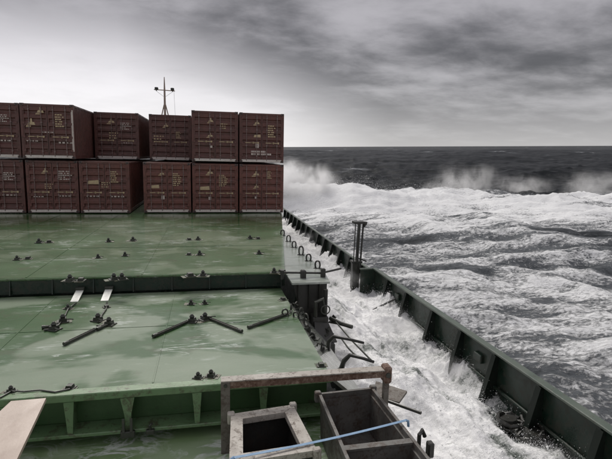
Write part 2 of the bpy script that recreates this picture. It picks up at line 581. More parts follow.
# ------------------------------------------------------------------ the sea
SEA_N = Vector((-0.0295, -0.0150, 0.99945)).normalized()
SEA_Z = -5.6
th = np.concatenate([np.linspace(R(-70), R(80), 900, endpoint=False), np.linspace(R(80), R(290), 90)])
rad = np.concatenate([np.geomspace(5.0, 160, 420, endpoint=False), np.geomspace(160, 1400, 150, endpoint=False), np.geomspace(1400, 16000, 24)])
TH, RA = np.meshgrid(th, rad)
SX, SY = RA * np.sin(TH), RA * np.cos(TH)


def sea_fields(SX, SY, RA):
    ca, sa = math.cos(0.30), math.sin(0.30)
    D = SX * sa + SY * ca                      # out along the run of the swell
    L = SX * ca - SY * sa                      # along the crests
    wob = 9 * fbm(L / 70, D / 90, 3, 3) + 3.2 * fbm(L / 11, D / 13, 4, 7, 0.6)
    e = D + wob
    z = np.zeros_like(D)
    # the breaking ridge abeam of the stacked boxes, and the bigger seas behind it
    crest = 80.0
    z += 1.15 * (0.8 + 0.9 * fbm(L / 22, D / 60, 2, 25)) * np.where(e < crest, np.exp(-((e - crest) / 18.0) ** 2), np.exp(-((e - crest) / 11.0) ** 2))
    for c0, amp, wd, sd_ in ((172, 3.0, 30, 5), (268, 2.6, 26, 9), (372, 3.0, 34, 13), (520, 3.4, 40, 17), (720, 3.2, 46, 19)):
        ee = D + 26 * fbm(L / 150, D / 200 + sd_, 2, sd_)
        z += amp * np.exp(-((ee - c0) / wd) ** 2) * (0.75 + 0.6 * fbm(L / 120, D / 160, 2, sd_ + 40))
    z += 1.3 * np.exp(-((e - 70) / 7) ** 2 - ((L + 1) / 11) ** 2)
    tear = ridged(L / 5.0, D / 6.0, 4, 15, 0.55)
    z += 0.55 * (tear - 0.9) * np.exp(-((e - crest + 3) / 9.0) ** 2)
    att = 1 / (1 + (RA / 1600) ** 2)
    roll = fbm(D / 24 + 3, L / 46, 2, 21)
    z += 1.7 * roll * att
    # wind sea: sharp little crests
    mid = ridged(D / 9.5 + 0.3 * fbm(L / 12, D / 12, 2, 5), L / 15, 3, 31, 0.5)
    z += 0.80 * (mid - 0.9) * att
    sm = ridged(D / 2.6, L / 4.0, 3, 51, 0.52)
    z += 0.26 * (sm - 0.9) * np.clip(1.6 - RA / 160, 0, 1)
    z += 0.035 * ridged(D / 0.7, L / 0.9, 2, 71) * np.clip(1.2 - RA / 45, 0, 1)
    # foam coverage
    near = sstep(crest + 5, crest - 5, e)
    band = sstep(40, 64, e) * near
    f = near * (0.39 + 0.34 * fbm(L / 16, D / 7, 4, 61, 0.6) + 0.30 * fbm(L / 26, D / 2.6, 4, 63, 0.6) + 0.13 * (mid - 0.9) + 0.08 * roll) + 0.26 * band - 0.22 * band * np.clip(0.9 - tear, 0, 1)
    f += near * 0.08 * sstep(45, 25, e)
    f += 0.11 * (sm - 0.9) * near + 0.4 * np.exp(-((e - 70) / 9) ** 2 - ((L + 1) / 12) ** 2)
    caps = sstep(0.50, 0.95, ridged(D / 20, L / 34, 2, 81, 0.5) * 0.7 + 0.3 * fbm(L / 7, D / 9, 3, 83))
    f += (1 - near) * (0.02 + 0.42 * caps * sstep(0.25, 0.5, fbm(L / 60, D / 40, 2, 87)))
    return z, np.clip(f, 0, 1.05)


SZ, SF = sea_fields(SX, SY, RA)
sea = link('sea', grid_mesh('sea', SX, SY, SZ, M_sea, SF), None, (0, 0, SEA_Z))
sea.rotation_euler = SEA_N.to_track_quat('Z', 'Y').to_euler()
# keep the sea's own y axis along the ship
sea.rotation_euler = Vector((0, 0, 1)).rotation_difference(SEA_N).to_euler()
sea['kind'] = 'structure'

# ------------------------------------------------------------------ decks and hull
DECK = -2.85
LOW = -1.28
XB = 6.2
ZB_N, ZB_F = -1.13, -1.30
YSTEP = 16.8
mb = MB()
mb.box(-13.2, XB + 0.02, -3, 62, DECK - 0.12, DECK)
o = mb.build('main_deck', M_greenC)
o['kind'] = 'structure'
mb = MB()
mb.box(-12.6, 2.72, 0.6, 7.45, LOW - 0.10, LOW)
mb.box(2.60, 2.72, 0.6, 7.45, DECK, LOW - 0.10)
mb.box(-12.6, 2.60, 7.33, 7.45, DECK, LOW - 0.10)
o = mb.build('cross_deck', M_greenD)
o['kind'] = 'structure'
hull = thing('ship_hull', 'black steel side of the ship below the bulwark', 'ship hull', (0, 0, 0))
MB().box(XB + 0.02, XB + 0.10, -3, 56, -9, DECK + 0.02).build('shell_plate', M_hull, hull)
MB().box(-13.28, -13.2, -3, 56, -9, DECK + 0.02).build('shell_plate', M_hull, hull)
MB().slab([(XB + .06, 56, -9), (XB + .06, 56, DECK), (-3.5, 72, DECK), (-3.5, 72, -9)], 0.08).build('bow_plate', M_hull, hull)
MB().slab([(-13.2, 56, DECK), (-13.2, 56, -9), (-3.5, 72, -9), (-3.5, 72, DECK)], 0.08).build('bow_plate', M_hull, hull)


# ------------------------------------------------------------------ hatch covers
def hatch(name, label, polys, z, thick, mat, lip):
    root = thing(name, label, 'hatch cover', (0, 0, 0))
    for p in polys:
        MB().slab([(x, y, z) for x, y in p], thick).build('cover_panel', mat, root)
    return root


YA0, YA1 = 12.2, 27.0
xs = [-13.0, -9.6, -6.95, -4.3, -1.65]
polysA = []
for a, b in zip(xs[:-1], xs[1:]):
    polysA.append([(a + .003, YA0), (b - .003, YA0), (b - .003, YA1 + 15), (a + .003, YA1 + 15)])
# outboard panel: its edge opens outwards going forward
polysA.append([(-1.65 + .003, YA0), (1.98, YA0), (3.86, 25.2), (4.25, YA1), (4.25, YA1 + 15), (-1.65 + .003, YA1 + 15)])
hA = hatch('hatch_cover', 'raised green steel hatch cover carrying the container stacks', polysA, 0.0, 0.40, M_greenA, 0)
MB().box(-13.0, 1.9, YA0 + 0.10, YA0 + 0.16, -1.4, -0.405).build('coaming_plate', M_dkgreen, hA)
MB().box(-13.0, 1.975, YA0 - 0.022, YA0 - 0.002, -0.398, -0.078).build('face_plate', M_dkgreen, hA)
# rubber edge seal and stiffener along the aft edge
MB().box(-13.0, 1.96, YA0 - 0.035, YA0 - 0.003, -0.050, -0.008, b=0.006).build('edge_bar', M_coam, hA)
for x in np.arange(-9.3, 1.9, 0.93):
    MB().prism([(YA0 - 0.10, -0.40), (YA0 - 0.024, -0.40), (YA0 - 0.024, -0.06), (YA0 - 0.04, -0.06)], 'x', x, x + 0.025).build('stiffener', M_dkgreen, hA)

# pale side plate outboard of the far hatch
sp = thing('side_walkway', 'pale wet walkway plate outboard of the far hatch', 'walkway', (0, 0, 0))
MB().slab([(1.99, 11.15, -0.045), (2.95, 11.15, -0.045), (3.06, 12.2, -0.045), (2.97, 18.6, -0.045), (3.35, 22.4, -0.045), (1.99, 12.2, -0.045)], 0.05).build('walkway_plate', M_pale, sp)
MB().prism([(3.08, DECK), (2.3, DECK), (2.3, -0.10), (3.0, -0.10)], 'y', 12.35, 24).build('side_wall', M_dkgreen, sp)
MB().prism([(2.05, -0.10), (2.90, -0.10), (2.90, -1.3), (2.30, -1.3)], 'y', 11.25, 11.31).build('end_plate', M_black, sp)
for xx in (2.15, 2.42, 2.68):
    MB().prism([(11.10, -0.10), (11.245, -0.10), (11.245, -0.75)], 'x', xx, xx + 0.02).build('knee', M_black, sp)

for x in xs[1:]:
    MB().box(x - 0.02, x + 0.02, YA0 + 0.02, YA1 + 14, 0.0005, 0.008, b=0.003).build('weld_seam', M_greenA, hA)
for y in (15.9, 20.3):
    MB().box(-12.9, 2.2, y - 0.02, y + 0.02, 0.001, 0.009, b=0.003).build('weld_seam', M_greenA, hA)

YB0, YB1 = 7.10, 12.1
ZB = -0.44
xb = [-9.0, -6.3, -3.6, -0.85]
polysB = [[(a + .003, YB0), (b - .003, YB0), (b - .003, YB1), (a + .003, YB1)] for a, b in zip(xb[:-1], xb[1:])]
polysB.append([(-0.85 + .003, YB0), (1.90, YB0), (1.86, YB1), (-0.85 + .003, YB1)])
hB = hatch('hatch_cover', 'near green hatch cover with milky water, painted sky sheen and loose lashing gear', polysB, ZB, 0.10, M_greenB, 0)
for x in xb[1:]:
    MB().box(x - 0.014, x + 0.014, YB0 + 0.02, YB1 - 0.02, ZB + 0.0005, ZB + 0.007, b=0.003).build('weld_seam', M_greenB, hB)
MB().box(-8.9, 1.84, 9.62, 9.648, ZB + 0.001, ZB + 0.008, b=0.003).build('weld_seam', M_greenB, hB)
slope = thing('coaming_side', 'sloping grey green coaming side beside the near hatch', 'coaming', (0, 0, 0))
MB().slab([(1.91, 7.0, ZB - .03), (2.75, 7.0, -1.22), (2.62, 11.2, -1.22), (1.87, 11.2, ZB - .03)], 0.05).build('slope_plate', M_slope, slope)
MB().slab([(2.76, 7.0, -1.25), (2.76, 7.0, DECK), (2.63, 11.2, DECK), (2.63, 11.2, -1.25)], 0.03).build('side_wall', M_dkgreen, slope)

# near coaming: rail, web, bottom flange, stays
coam = thing('hatch_coaming', 'pale green hatch coaming with upright stays along the near edge', 'coaming', (0, 0, 0))
XC0, XC1 = -9.0, 1.92
MB().box(XC0, XC1, 6.90, 7.09, ZB - 0.10, ZB + 0.015, b=0.012).build('top_rail', M_coam, coam)
MB().box(XC0, XC1, 7.26, 7.30, LOW, ZB - 0.11).build('web_plate', M_coam_shade, coam)
MB().box(XC0, XC1, 6.90, 7.25, -1.10, -1.045, b=0.01).build('bottom_flange', M_coam, coam)
for px in (-95, -45, 8, 70, 128, 197, 263):
    c = at(px, 405 - 0.095 * px, Y=7.0)
    x = c.x
    MB().prism([(6.93, ZB - 0.105), (7.255, ZB - 0.105), (7.255, -1.04), (7.02, -1.04)], 'x', x - 0.012, x + 0.012).build('stay', M_coam, coam)
    wd = 0.07 if px != 128 else 0.10
    MB().prism([(x - wd, ZB - 0.105), (x + wd, ZB - 0.105), (x + 0.05, -0.80), (x + 0.035, -1.04), (x - 0.035, -1.04), (x - 0.05, -0.80)], 'y', 6.915, 6.94).build('stay_face', M_coam, coam)

cl = thing('hatch_cleat', 'dark two pronged cleat at the foot of the near coaming', 'cleat', (at(127, 412, Y=6.85).x, 6.84, -1.03))
MB().box(-0.10, 0.10, -0.02, 0.05, -0.10, 0.0, b=0.01).build('foot', M_fit, cl)
for sx in (-1, 1):
    MB().prism([(-0.03, 0.0), (0.03, 0.0), (0.02, 0.19), (-0.01, 0.21)], 'x', sx * 0.055 - 0.018, sx * 0.055 + 0.018).build('prong', M_fit, cl)
cl2 = thing('hatch_cleat', 'small dark cleat right of the two pronged cleat', 'cleat', (at(150, 418, Y=6.85).x, 6.84, -1.05))
MB().box(-0.06, 0.06, -0.03, 0.04, -0.05, 0.02, b=0.01).build('foot', M_fit, cl2)
MB().tube([(0, 0, 0.02), (0, -0.02, 0.10), (0.03, -0.03, 0.13)], 0.022, 7).build('hook', M_fit, cl2)

# ------------------------------------------------------------------ containers
CW, CH, CL = 2.315, 2.54, 12.19


def corrugated(length, height, axis_fn, pitch=0.28, depth=0.036):
    """trapezoid corrugation running along 'length', standing 'height'"""
    pts = []
    n = int(length / pitch)
    s = length / n
    for i in range(n):
        b0 = i * s
        pts += [(b0, 0), (b0 + 0.25 * s, 0), (b0 + 0.36 * s, depth), (b0 + 0.64 * s, depth), (b0 + 0.75 * s, 0)]
    pts.append((length, 0))
    m_ = MB()
    vs_ = [axis_fn(a, d, 0) for a, d in pts] + [axis_fn(a, d, height) for a, d in pts]
    k = len(pts)
    m_.add(vs_, [(i, i + 1, k + i + 1, k + i) for i in range(k - 1)])
    return m_


def container_meshes(mat, tagn):
    h = CW / 2
    out_ = {}
    f = MB()
    P = 0.115
    for sx in (-1, 1):
        for y0 in (0.0, CL - 0.12):
            f.box(*(sorted((sx * h, sx * (h - P)))), y0, y0 + 0.12, 0.02, CH - 0.02)
        xa, xb_ = sorted((sx * h, sx * (h - 0.07)))
        f.box(xa, xb_, 0.12, CL - 0.12, CH - 0.09, CH - 0.015)
        f.box(xa, xb_, 0.12, CL - 0.12, 0.02, 0.17)
    for y0 in (0.012, CL - 0.10):
        f.box(-h + P, h - P, y0, y0 + 0.09, CH - 0.12, CH - 0.015)
    f.box(-h + P, h - P, CL - 0.10, CL - 0.01, 0.02, 0.16)
    out_['frame'] = f.mesh('frame', mat)
    out_['door_sill'] = MB().box(-h + P + .002, h - P - .002, -0.004, 0.10, 0.025, 0.155, b=0.008).mesh('door_sill', M_sill)
    c = MB()
    c.box(-0.085, 0.085, -0.085, 0.085, 0, 0.118, b=0.01)
    out_['corner_casting'] = c.mesh('corner_casting', M_casting)
    out_['casting_slot'] = MB().prism([(0.032 * math.cos(a), 0.06 + 0.045 * math.sin(a)) for a in np.linspace(0, 2 * math.pi, 12, endpoint=False)], 'y', -0.0875, -0.084).mesh('casting_slot', M_gasket)
    H = CH - 0.26
    out_['side_panel'] = corrugated(CL - 0.24, H, lambda a, d, z: (d, a, z)).mesh('side_panel', mat)
    r = MB()
    n = 44
    for i in range(n):
        a = 0.12 + i * (CL - 0.24) / n
        q = (CL - 0.24) / n
        r.box(-h + 0.07, h - 0.07, a + 0.25 * q, a + 0.75 * q, CH - 0.045, CH - 0.022)
    r.box(-h + 0.07, h - 0.07, 0.12, CL - 0.12, CH - 0.06, CH - 0.045)
    out_['roof_panel'] = r.mesh('roof_panel', mat)
    out_['end_panel'] = MB().box(-h + P, h - P, CL - 0.08, CL - 0.04, 0.16, CH - 0.12).mesh('end_panel', mat)
    # door leaf with five raised horizontal bands
    dw = (CW - 2 * P) / 2 - 0.012
    z0, z1 = 0.165, CH - 0.13
    hh = z1 - z0
    prof = []
    nb = 6
    edge = 0.07
    y_out, y_in = 0.015, 0.075
    zz = z0 + edge
    step = (hh - 2 * edge) / nb
    prof.append((y_out, z0))
    for i in range(nb):
        b = zz + i * step
        prof += [(y_out, b + 0.01), (y_in, b + 0.11), (y_in, b + step - 0.16), (y_out, b + step - 0.12)]
    prof.append((y_out, z1))
    prof += [(0.085, z1), (0.085, z0)]
    d = MB()
    d.prism(prof, 'x', 0.05, dw - 0.05)
    d.box(0, 0.05, 0.014, 0.086, z0, z1)
    d.box(dw - 0.05, dw, 0.014, 0.086, z0, z1)
    out_['door'] = d.mesh('door', mat)
    out_['dw'] = dw
    rod = MB()
    rod.tube([(0, 0, 0.10), (0, 0, CH - 0.09)], 0.017, 8)
    for z in (0.30, 0.85, 1.65, 2.25):
        rod.box(-0.035, 0.035, -0.022, 0.03, z, z + 0.05)
    out_['lock_rod'] = rod.mesh('lock_rod', M_rod)
    hd = MB()
    hd.box(0.0, 0.46, -0.036, -0.018, 1.00, 1.035, b=0.005)
    hd.box(0.38, 0.44, -0.03, 0.012, 0.97, 1.06)
    out_['rod_handle'] = hd.mesh('rod_handle', M_yellow)
    out_['gasket'] = MB().box(-0.011, 0.011, 0.03, 0.08, z0, z1).mesh('gasket', M_gasket)
    hg = MB()
    hg.box(-0.05, 0.05, -0.016, 0.012, 0, 0.11, b=0.006)
    out_['hinge'] = hg.mesh('hinge', mat)
    return out_


CMESH = [container_meshes(mm, i) for i, mm in enumerate(M_maroon)]
EMB = MB()
EMB.prism([(-0.05, 0), (0.05, 0), (0.03, 0.19), (-0.03, 0.19)], 'y', -0.004, 0)
EMB.prism([(-0.16, -0.06), (0.16, -0.06), (0.12, 0.05), (-0.10, 0.05)], 'y', -0.0075, -0.004)
EMB.prism([(-0.23, -0.14), (-0.02, -0.14), (-0.02, -0.085), (-0.20, -0.085)], 'y', -0.004, 0)
EMBLEM = EMB.mesh('emblem', M_yellow)
BLOCK = MB().prism([(-0.24, -0.10), (0.24, -0.10), (0.22, 0.10), (-0.20, 0.06)], 'y', -0.004, 0).mesh('emblem', M_yellow)
LABELS = MB().box(-0.075, 0.075, -0.004, 0, -0.09, 0.09).mesh('placard', M_white)


def textrows(rows, seed, mat, width, rowh=0.05, gap=0.045):
    """rows of print too worn to read: broken strokes of uneven length"""
    g = random.Random(seed)
    m_ = MB()
    z = 0
    for i in range(rows):
        x = 0
        w_ = width * g.uniform(0.6, 1.0)
        while x < w_:
            q = g.uniform(0.03, 0.10)
            m_.box(x, x + q, -0.004, 0, z - rowh, z)
            x += q + g.choice((0.018, 0.022, 0.06))
        z -= rowh + gap
    return m_.mesh('marking', mat)


TXT = [textrows(7, 1, M_yellow, 0.42), textrows(5, 2, M_white, 0.5), textrows(6, 3, M_yellow, 0.36), textrows(2, 4, M_white, 1.0, 0.10, 0.05), textrows(1, 5, M_white, 0.62, 0.055), textrows(3, 6, M_yellow, 0.5, 0.06, 0.07)]


def container(xr, y, z, var, label, marks, stripe=False, rz=0.0):
    """xr: x of the right front edge"""
    root = thing('shipping_container', label, 'container', (xr - CW / 2, y, z), rz, 'maroon containers stacked on the hatch')
    K = CMESH[var]
    h = CW / 2
    link('frame', K['frame'], root)
    link('door_sill', K['door_sill'], root)
    for sx in (-1, 1):
        for yy in (0.08, CL - 0.08):
            for zz in (0, CH - 0.118):
                c = link('corner_casting', K['corner_casting'], root, (sx * (h - 0.083), yy, zz))
                if yy < 1:
                    link('casting_slot', K['casting_slot'], c)
    s1 = link('side_panel', K['side_panel'], root, (-h + 0.012, 0.12, 0.17))
    s2 = link('side_panel', K['side_panel'], root, (h - 0.012 - 0.036, 0.12, 0.17))
    link('roof_panel', K['roof_panel'], root)
    link('end_panel', K['end_panel'], root)
    link('gasket', K['gasket'], root)
    dw = K['dw']
    dl = link('door', K['door'], root, (-dw - 0.012, 0, 0))
    dr = link('door', K['door'], root, (0.012, 0, 0))
    for d in (dl, dr):
        for fx in (0.24, 0.76):
            link('lock_rod', K['lock_rod'], d, (dw * fx, -0.012, 0))
            link('rod_handle', K['rod_handle'], d, (dw * fx - (0.06 if fx < .5 else 0.34), 0, 0))
    for d, hx in ((dl, 0.02), (dr, dw - 0.02)):
        for hz in (0.32, 0.95, 1.58, 2.2):
            link('hinge', K['hinge'], d, (hx, 0, hz))
    for me, mx, mz in marks:
        mo = link(me.name.split('.')[0], me, root, (mx + random.uniform(-.05, .05), 0.0105, mz + random.uniform(-.05, .05)))
        q_ = random.uniform(0.75, 1.15)
        mo.scale = (q_, 1, q_ * random.uniform(0.85, 1.1))
        if mo.name.startswith('marking'):
            mo['kind'] = 'stuff'
    if stripe:
        MB().box(h - 0.112, h - 0.03, -0.006, -0.001, 0.35, CH - 0.25).build('post_highlight', M_white, root)  # shine of the front post edge, painted as a pale strip
    return root


XR, SPC, GAPC, YC = 3.92, 2.395, 0.64, 25.1
col_x = {6: XR, 5: XR - SPC, 4: XR - 2 * SPC}
col_x[3] = col_x[4] - CW - GAPC
col_x[2] = col_x[3] - SPC
col_x[1] = col_x[2] - SPC - 0.02
T2 = 2.655
E, Bk, Pl = EMBLEM, BLOCK, LABELS
container(col_x[6], YC, 0.03, 2, 'lower tier container at the right end of the stack, with two yellow emblems', [(E, -0.28, 2.05), (E, -0.28, 1.38), (Pl, -0.25, 0.80), (TXT[2], 0.25, 2.15)])
container(col_x[5], YC, 0.03, 2, 'lower tier container second from the right end, with a wide yellow mark', [(E, -0.28, 2.02), (Bk, -0.60, 1.32), (Pl, -0.25, 0.78), (TXT[0], 0.22, 1.95)])
container(col_x[4], YC, 0.03, 2, 'lower tier container third from the right end, just right of the gap', [(E, -0.26, 2.02), (Bk, -0.62, 1.34), (Pl, -0.22, 0.80), (TXT[0], 0.3, 2.0)])
container(col_x[3], YC - 0.1, 0.03, 0, 'lower tier container just left of the gap, its roof open to view', [(Bk, -0.55, 1.55), (TXT[5], -0.15, 1.5), (TXT[2], 0.3, 2.05), (TXT[4], -0.9, 0.88), (TXT[4], 0.25, 0.86)])
container(col_x[2], YC, 0.03, 0, 'lower tier container under the one with the painted highlight', [(E, -0.30, 2.0), (TXT[1], 0.25, 2.0), (TXT[5], -0.35, 1.4), (TXT[4], -0.85, 0.85), (TXT[4], 0.3, 0.88)])
container(col_x[1], YC, 0.03, 1, 'lower tier container cut by the left edge of the picture', [(E, -0.3, 2.0), (TXT[1], 0.25, 1.9), (TXT[4], 0.2, 0.85)])
container(col_x[6], YC + 0.12, T2, 1, 'top tier container at the right end, with white lettering below', [(E, -0.22, 2.05), (Bk, -0.25, 1.40), (Pl, -0.22, 0.86), (TXT[3], -0.55, 0.60), (TXT[2], 0.28, 1.9)])
container(col_x[5], YC, T2, 1, 'top tier container second from the right end, with small yellow emblems', [(E, -0.20, 2.05), (E, -0.20, 1.35), (Pl, -0.18, 0.80), (TXT[5], 0.28, 1.95)])
container(col_x[4] - 0.05, YC + 3.5, T2, 1, 'top tier container set back behind its neighbours below the mast', [(E, -0.25, 1.95), (TXT[5], -0.9, 1.4), (TXT[2], 0.3, 1.6)])
container(col_x[3] + 0.05, YC + 3.3, T2, 1, 'top tier container set back left of the gap', [(E, -0.25, 2.05), (TXT[1], 0.25, 1.95), (TXT[5], -0.4, 1.5), (TXT[4], 0.3, 0.9)])
container(col_x[2], YC - 0.25, T2, 1, 'top tier container with a painted highlight down its right corner post', [(E, -0.25, 2.15), (E, -0.68, 1.65), (TXT[2], 0.3, 2.05), (TXT[4], -0.25, 1.25), (TXT[4], -0.9, 0.86), (TXT[4], 0.4, 0.80)], True)
container(col_x[1], YC - 0.1, T2, 1, 'top tier container cut by the left edge of the picture', [(TXT[1], 0.2, 2.0), (TXT[4], 0.2, 0.86)])

# ------------------------------------------------------------------ foremast
mp = at(165, 112, Y=48)
mast = thing('foremast', 'slim buff mast with crossarm and two lamps behind the containers', 'mast', (mp.x, 48, DECK))
ztop = at(165, 77, Y=48).z - DECK
zarm = at(165, 90.5, Y=48).z - DECK
zb = at(165, 111, Y=48).z - DECK
MB().tube([(0, 0, 0), (0, 0, zb - 1), (0, 0, zarm), (0, 0, ztop - 0.6), (0, 0, ztop)], [0.16, 0.11, 0.085, 0.06, 0.035], 12).build('pole', M_mast, mast, True)
MB().tube([(-0.95, 0, zarm + 0.05), (0.95, 0, zarm)], 0.045, 8).build('crossarm', M_mast, mast)
for sx in (-1, 1):
    l = MB()
    l.box(sx * 0.72 - 0.16, sx * 0.72 + 0.16, -0.20, 0.14, zarm + 0.03, zarm + 0.26, b=0.05)
    l.box(sx * 0.72 - 0.04, sx * 0.72 + 0.04, -0.04, 0.04, zarm - 0.08, zarm + 0.05)
    l.build('lamp', M_black, mast)
    MB().tube([(sx * 0.42, 0.0, zb - 0.9), (sx * 0.06, 0, zb + 0.6)], 0.05, 8).build('leg_brace', M_mast, mast)
    MB().tube([(sx * 0.85, 0, zarm), (sx * 0.1, 0, zarm - 0.55)], 0.012, 5).build('wire', M_black, mast)
MB().tube([(0.85, 0, zarm), (0.95, 0.1, zb - 1)], 0.01, 5).build('wire', M_black, mast)

# ------------------------------------------------------------------ bulwark
bw = thing('bulwark', 'dark green steel bulwark with deep stays along the right side deck', 'bulwark', (0, 0, 0))
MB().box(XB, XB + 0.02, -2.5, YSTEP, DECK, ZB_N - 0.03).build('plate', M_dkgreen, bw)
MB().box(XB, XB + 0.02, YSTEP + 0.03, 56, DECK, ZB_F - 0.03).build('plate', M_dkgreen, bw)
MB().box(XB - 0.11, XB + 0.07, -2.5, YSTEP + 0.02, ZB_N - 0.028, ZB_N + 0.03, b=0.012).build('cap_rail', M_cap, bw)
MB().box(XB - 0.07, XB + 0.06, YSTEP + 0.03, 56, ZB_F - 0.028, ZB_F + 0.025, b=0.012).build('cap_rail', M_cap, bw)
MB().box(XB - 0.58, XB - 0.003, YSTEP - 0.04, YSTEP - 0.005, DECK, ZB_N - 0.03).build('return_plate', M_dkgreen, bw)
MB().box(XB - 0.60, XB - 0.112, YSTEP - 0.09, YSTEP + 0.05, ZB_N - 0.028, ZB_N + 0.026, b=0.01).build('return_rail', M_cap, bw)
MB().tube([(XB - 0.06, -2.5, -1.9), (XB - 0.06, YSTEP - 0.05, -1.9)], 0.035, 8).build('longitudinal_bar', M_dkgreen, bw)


def buckled(y0, y1, z0, z1, name):
    ys, zs = np.arange(y0, y1, 0.15), np.linspace(z0, z1, 8)
    YY, ZZ = np.meshgrid(ys, zs)
    bay = np.abs(np.sin(np.pi * (YY - 2.9) / 1.47))
    XX = XB - 0.006 - 0.022 * (0.5 + fbm(YY / 0.9, ZZ / 0.8, 2, 301)) * bay
    return link(name, grid_mesh(name, XX, YY, ZZ, M_dkgreen), bw)


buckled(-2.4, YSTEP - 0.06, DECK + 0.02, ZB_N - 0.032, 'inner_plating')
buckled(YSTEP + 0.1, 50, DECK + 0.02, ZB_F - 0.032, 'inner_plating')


def stay(y, zt, far):
    wd = 0.34 if not far else 0.30
    s = MB()
    s.prism([(XB - 0.002, zt - 0.03), (XB - 0.12, zt - 0.03), (XB - wd, DECK + 0.75), (XB - wd - 0.22, DECK), (XB - 0.002, DECK)], 'y', y, y + 0.022)
    s.prism([(XB - 0.125, zt - 0.04), (XB - 0.135, zt - 0.04), (XB - wd - 0.015, DECK + 0.75), (XB - wd - 0.235, DECK), (XB - wd - 0.22, DECK), (XB - wd, DECK + 0.75)], 'y', y - 0.06, y + 0.08)
    return s.build('stay', M_stay, bw)


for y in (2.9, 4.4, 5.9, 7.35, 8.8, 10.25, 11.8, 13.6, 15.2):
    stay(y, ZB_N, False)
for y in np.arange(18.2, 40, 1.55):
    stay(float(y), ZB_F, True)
# fairlead rollers hung inside the plate
for y in (9.5, 14.4):
    MB().box(XB - 0.10, XB - 0.004, y - 0.16, y + 0.16, -1.62, -1.42, b=0.02).build('bracket', M_dkgreen, bw)

# ------------------------------------------------------------------ guide post at the bulwark step
pb = at(354.5, 292, z=-2.2)
px0, py0 = pb.x, pb.y
post = thing('guide_post', 'black post with an open rod cage standing in the foam by the bulwark step', 'post', (px0, py0, DECK))
dz0 = -DECK
zt = at(358, 223, Y=py0).z
zm = at(355, 262, Y=py0).z
MB().box(-0.15, 0.13, -0.15, 0.15, 0, zm + dz0, b=0.02).build('column', M_black, post)
MB().box(-0.24, 0.22, -0.22, 0.22, 0, 0.06).build('base_plate', M_black, post)
for i, (ax, ay) in enumerate(((-0.15, -0.12), (0.01, -0.14), (0.06, 0.12), (0.20, -0.05), (0.22, 0.10))):
    MB().tube([(ax * 0.9, ay, zm + dz0 - 0.25), (ax + 0.05, ay, zt + dz0)], 0.020 if i not in (1, 2) else 0.045, 7).build('rod', M_black, post)
MB().box(-0.16, 0.28, -0.18, 0.18, zt + dz0 - 0.02, zt + dz0 + 0.07, b=0.015).build('top_plate', M_black, post)
MB().prism([(0.26, zt + dz0 - 0.16), (0.36, zt + dz0 - 0.05), (0.38, zt + dz0 + 0.05), (0.26, zt + dz0 + 0.05)], 'y', -0.1, 0.1).build('guide_ear', M_black, post)
MB().box(-0.20, 0.22, -0.18, 0.18, zm + dz0 - 0.02, zm + dz0 + 0.06, b=0.015).build('collar', M_black, post)
MB().tube([(0.1, 0, zm + dz0 + 0.15), (0.42, -0.05, zm + dz0 + 0.03)], 0.03, 7).build('peg', M_black, post)
MB().tube([(-0.15, -0.1, 0.75), (-0.42, -0.15, 0.1)], 0.04, 7).build('brace', M_black, post)

# ------------------------------------------------------------------ deck sockets (twistlock foundations)
skb = MB()
skb.box(-0.13, 0.13, -0.11, 0.11, 0.0, 0.03, b=0.006)
sk_me = skb.mesh('base_plate', M_fit)
sk2 = MB()
sk2.prism([(-0.085, 0.028), (0.085, 0.028), (0.07, 0.10), (-0.06, 0.10)], 'y', -0.075, 0.075)
sk2_me = sk2.mesh('housing', M_fit)
sk3 = MB()
sk3.tube([(0, 0, 0.10), (0, 0, 0.135), (0, 0, 0.19)], [0.045, 0.06, 0.02], 10)
sk3_me = sk3.mesh('cone', M_fit)
sk4 = MB()
sk4.tube([(0.05, -0.05, 0.07), (0.14, -0.10, 0.085), (0.22, -0.11, 0.07)], 0.014, 6)
sk4_me = sk4.mesh('lever', M_fit)


pad_me = MB().box(-0.18, 0.18, -0.13, 0.13, 0.0, 0.010, b=0.003).mesh('doubler_pad', M_pad)


def socket(px, py, z, label, s=1.0, rz=0.0, cone=True):
    p = at(px, py, z=z)
    r = thing('twistlock_socket', label, 'deck socket', (p.x, p.y, z), rz, 'twistlock sockets on the hatch covers')
    r.scale = (s, s, s)
    link('base_plate', sk_me, r)
    dp = link('doubler_pad', pad_me, r, (random.uniform(-.05, .05), random.uniform(-.05, .05), 0.0015))
    dp.scale = (random.uniform(0.8, 1.3), random.uniform(0.8, 1.2), 1)
    link('housing', sk2_me, r)
    if cone:
        link('cone', sk3_me, r)
        link('lever', sk4_me, r)
    return r


ORD = ['first', 'second', 'third', 'fourth', 'fifth', 'sixth', 'seventh', 'eighth', 'ninth']
rows = [
    ('far row of the far hatch', 0.0, 0.8, [(39, 243), (49, 242.6), (108.5, 242), (133, 241), (189, 240), (198, 240), (250, 239), (258, 239)]),
    ('middle row of the far hatch', 0.0, 0.72, [(17, 260), (28, 259), (98, 258), (125, 256), (189, 255), (199.6, 255), (259, 254)]),
    ('near edge row of the far hatch', 0.0, 0.85, [(70, 281.5), (81, 281), (114, 280), (122, 279.8), (190, 276.5), (203, 276), (274, 273), (282, 273)]),
    ('far row of the near hatch', ZB, 0.62, [(68, 309), (106.5, 307.5), (191, 304.5), (204.6, 304), (283, 300)]),
    ('near edge row of the near hatch', ZB, 0.58, [(11, 392), (70, 388.5), (198, 378), (211, 376.5), (321, 366)]),
]
for rn, z, s, pts in rows:
    for i, (x, y) in enumerate(pts):
        socket(x, y, z, 'dark deck socket, %s from the left in the %s' % (ORD[i], rn), s * random.uniform(0.9, 1.1), random.uniform(-0.5, 0.5), cone=(i % 3 != 1))
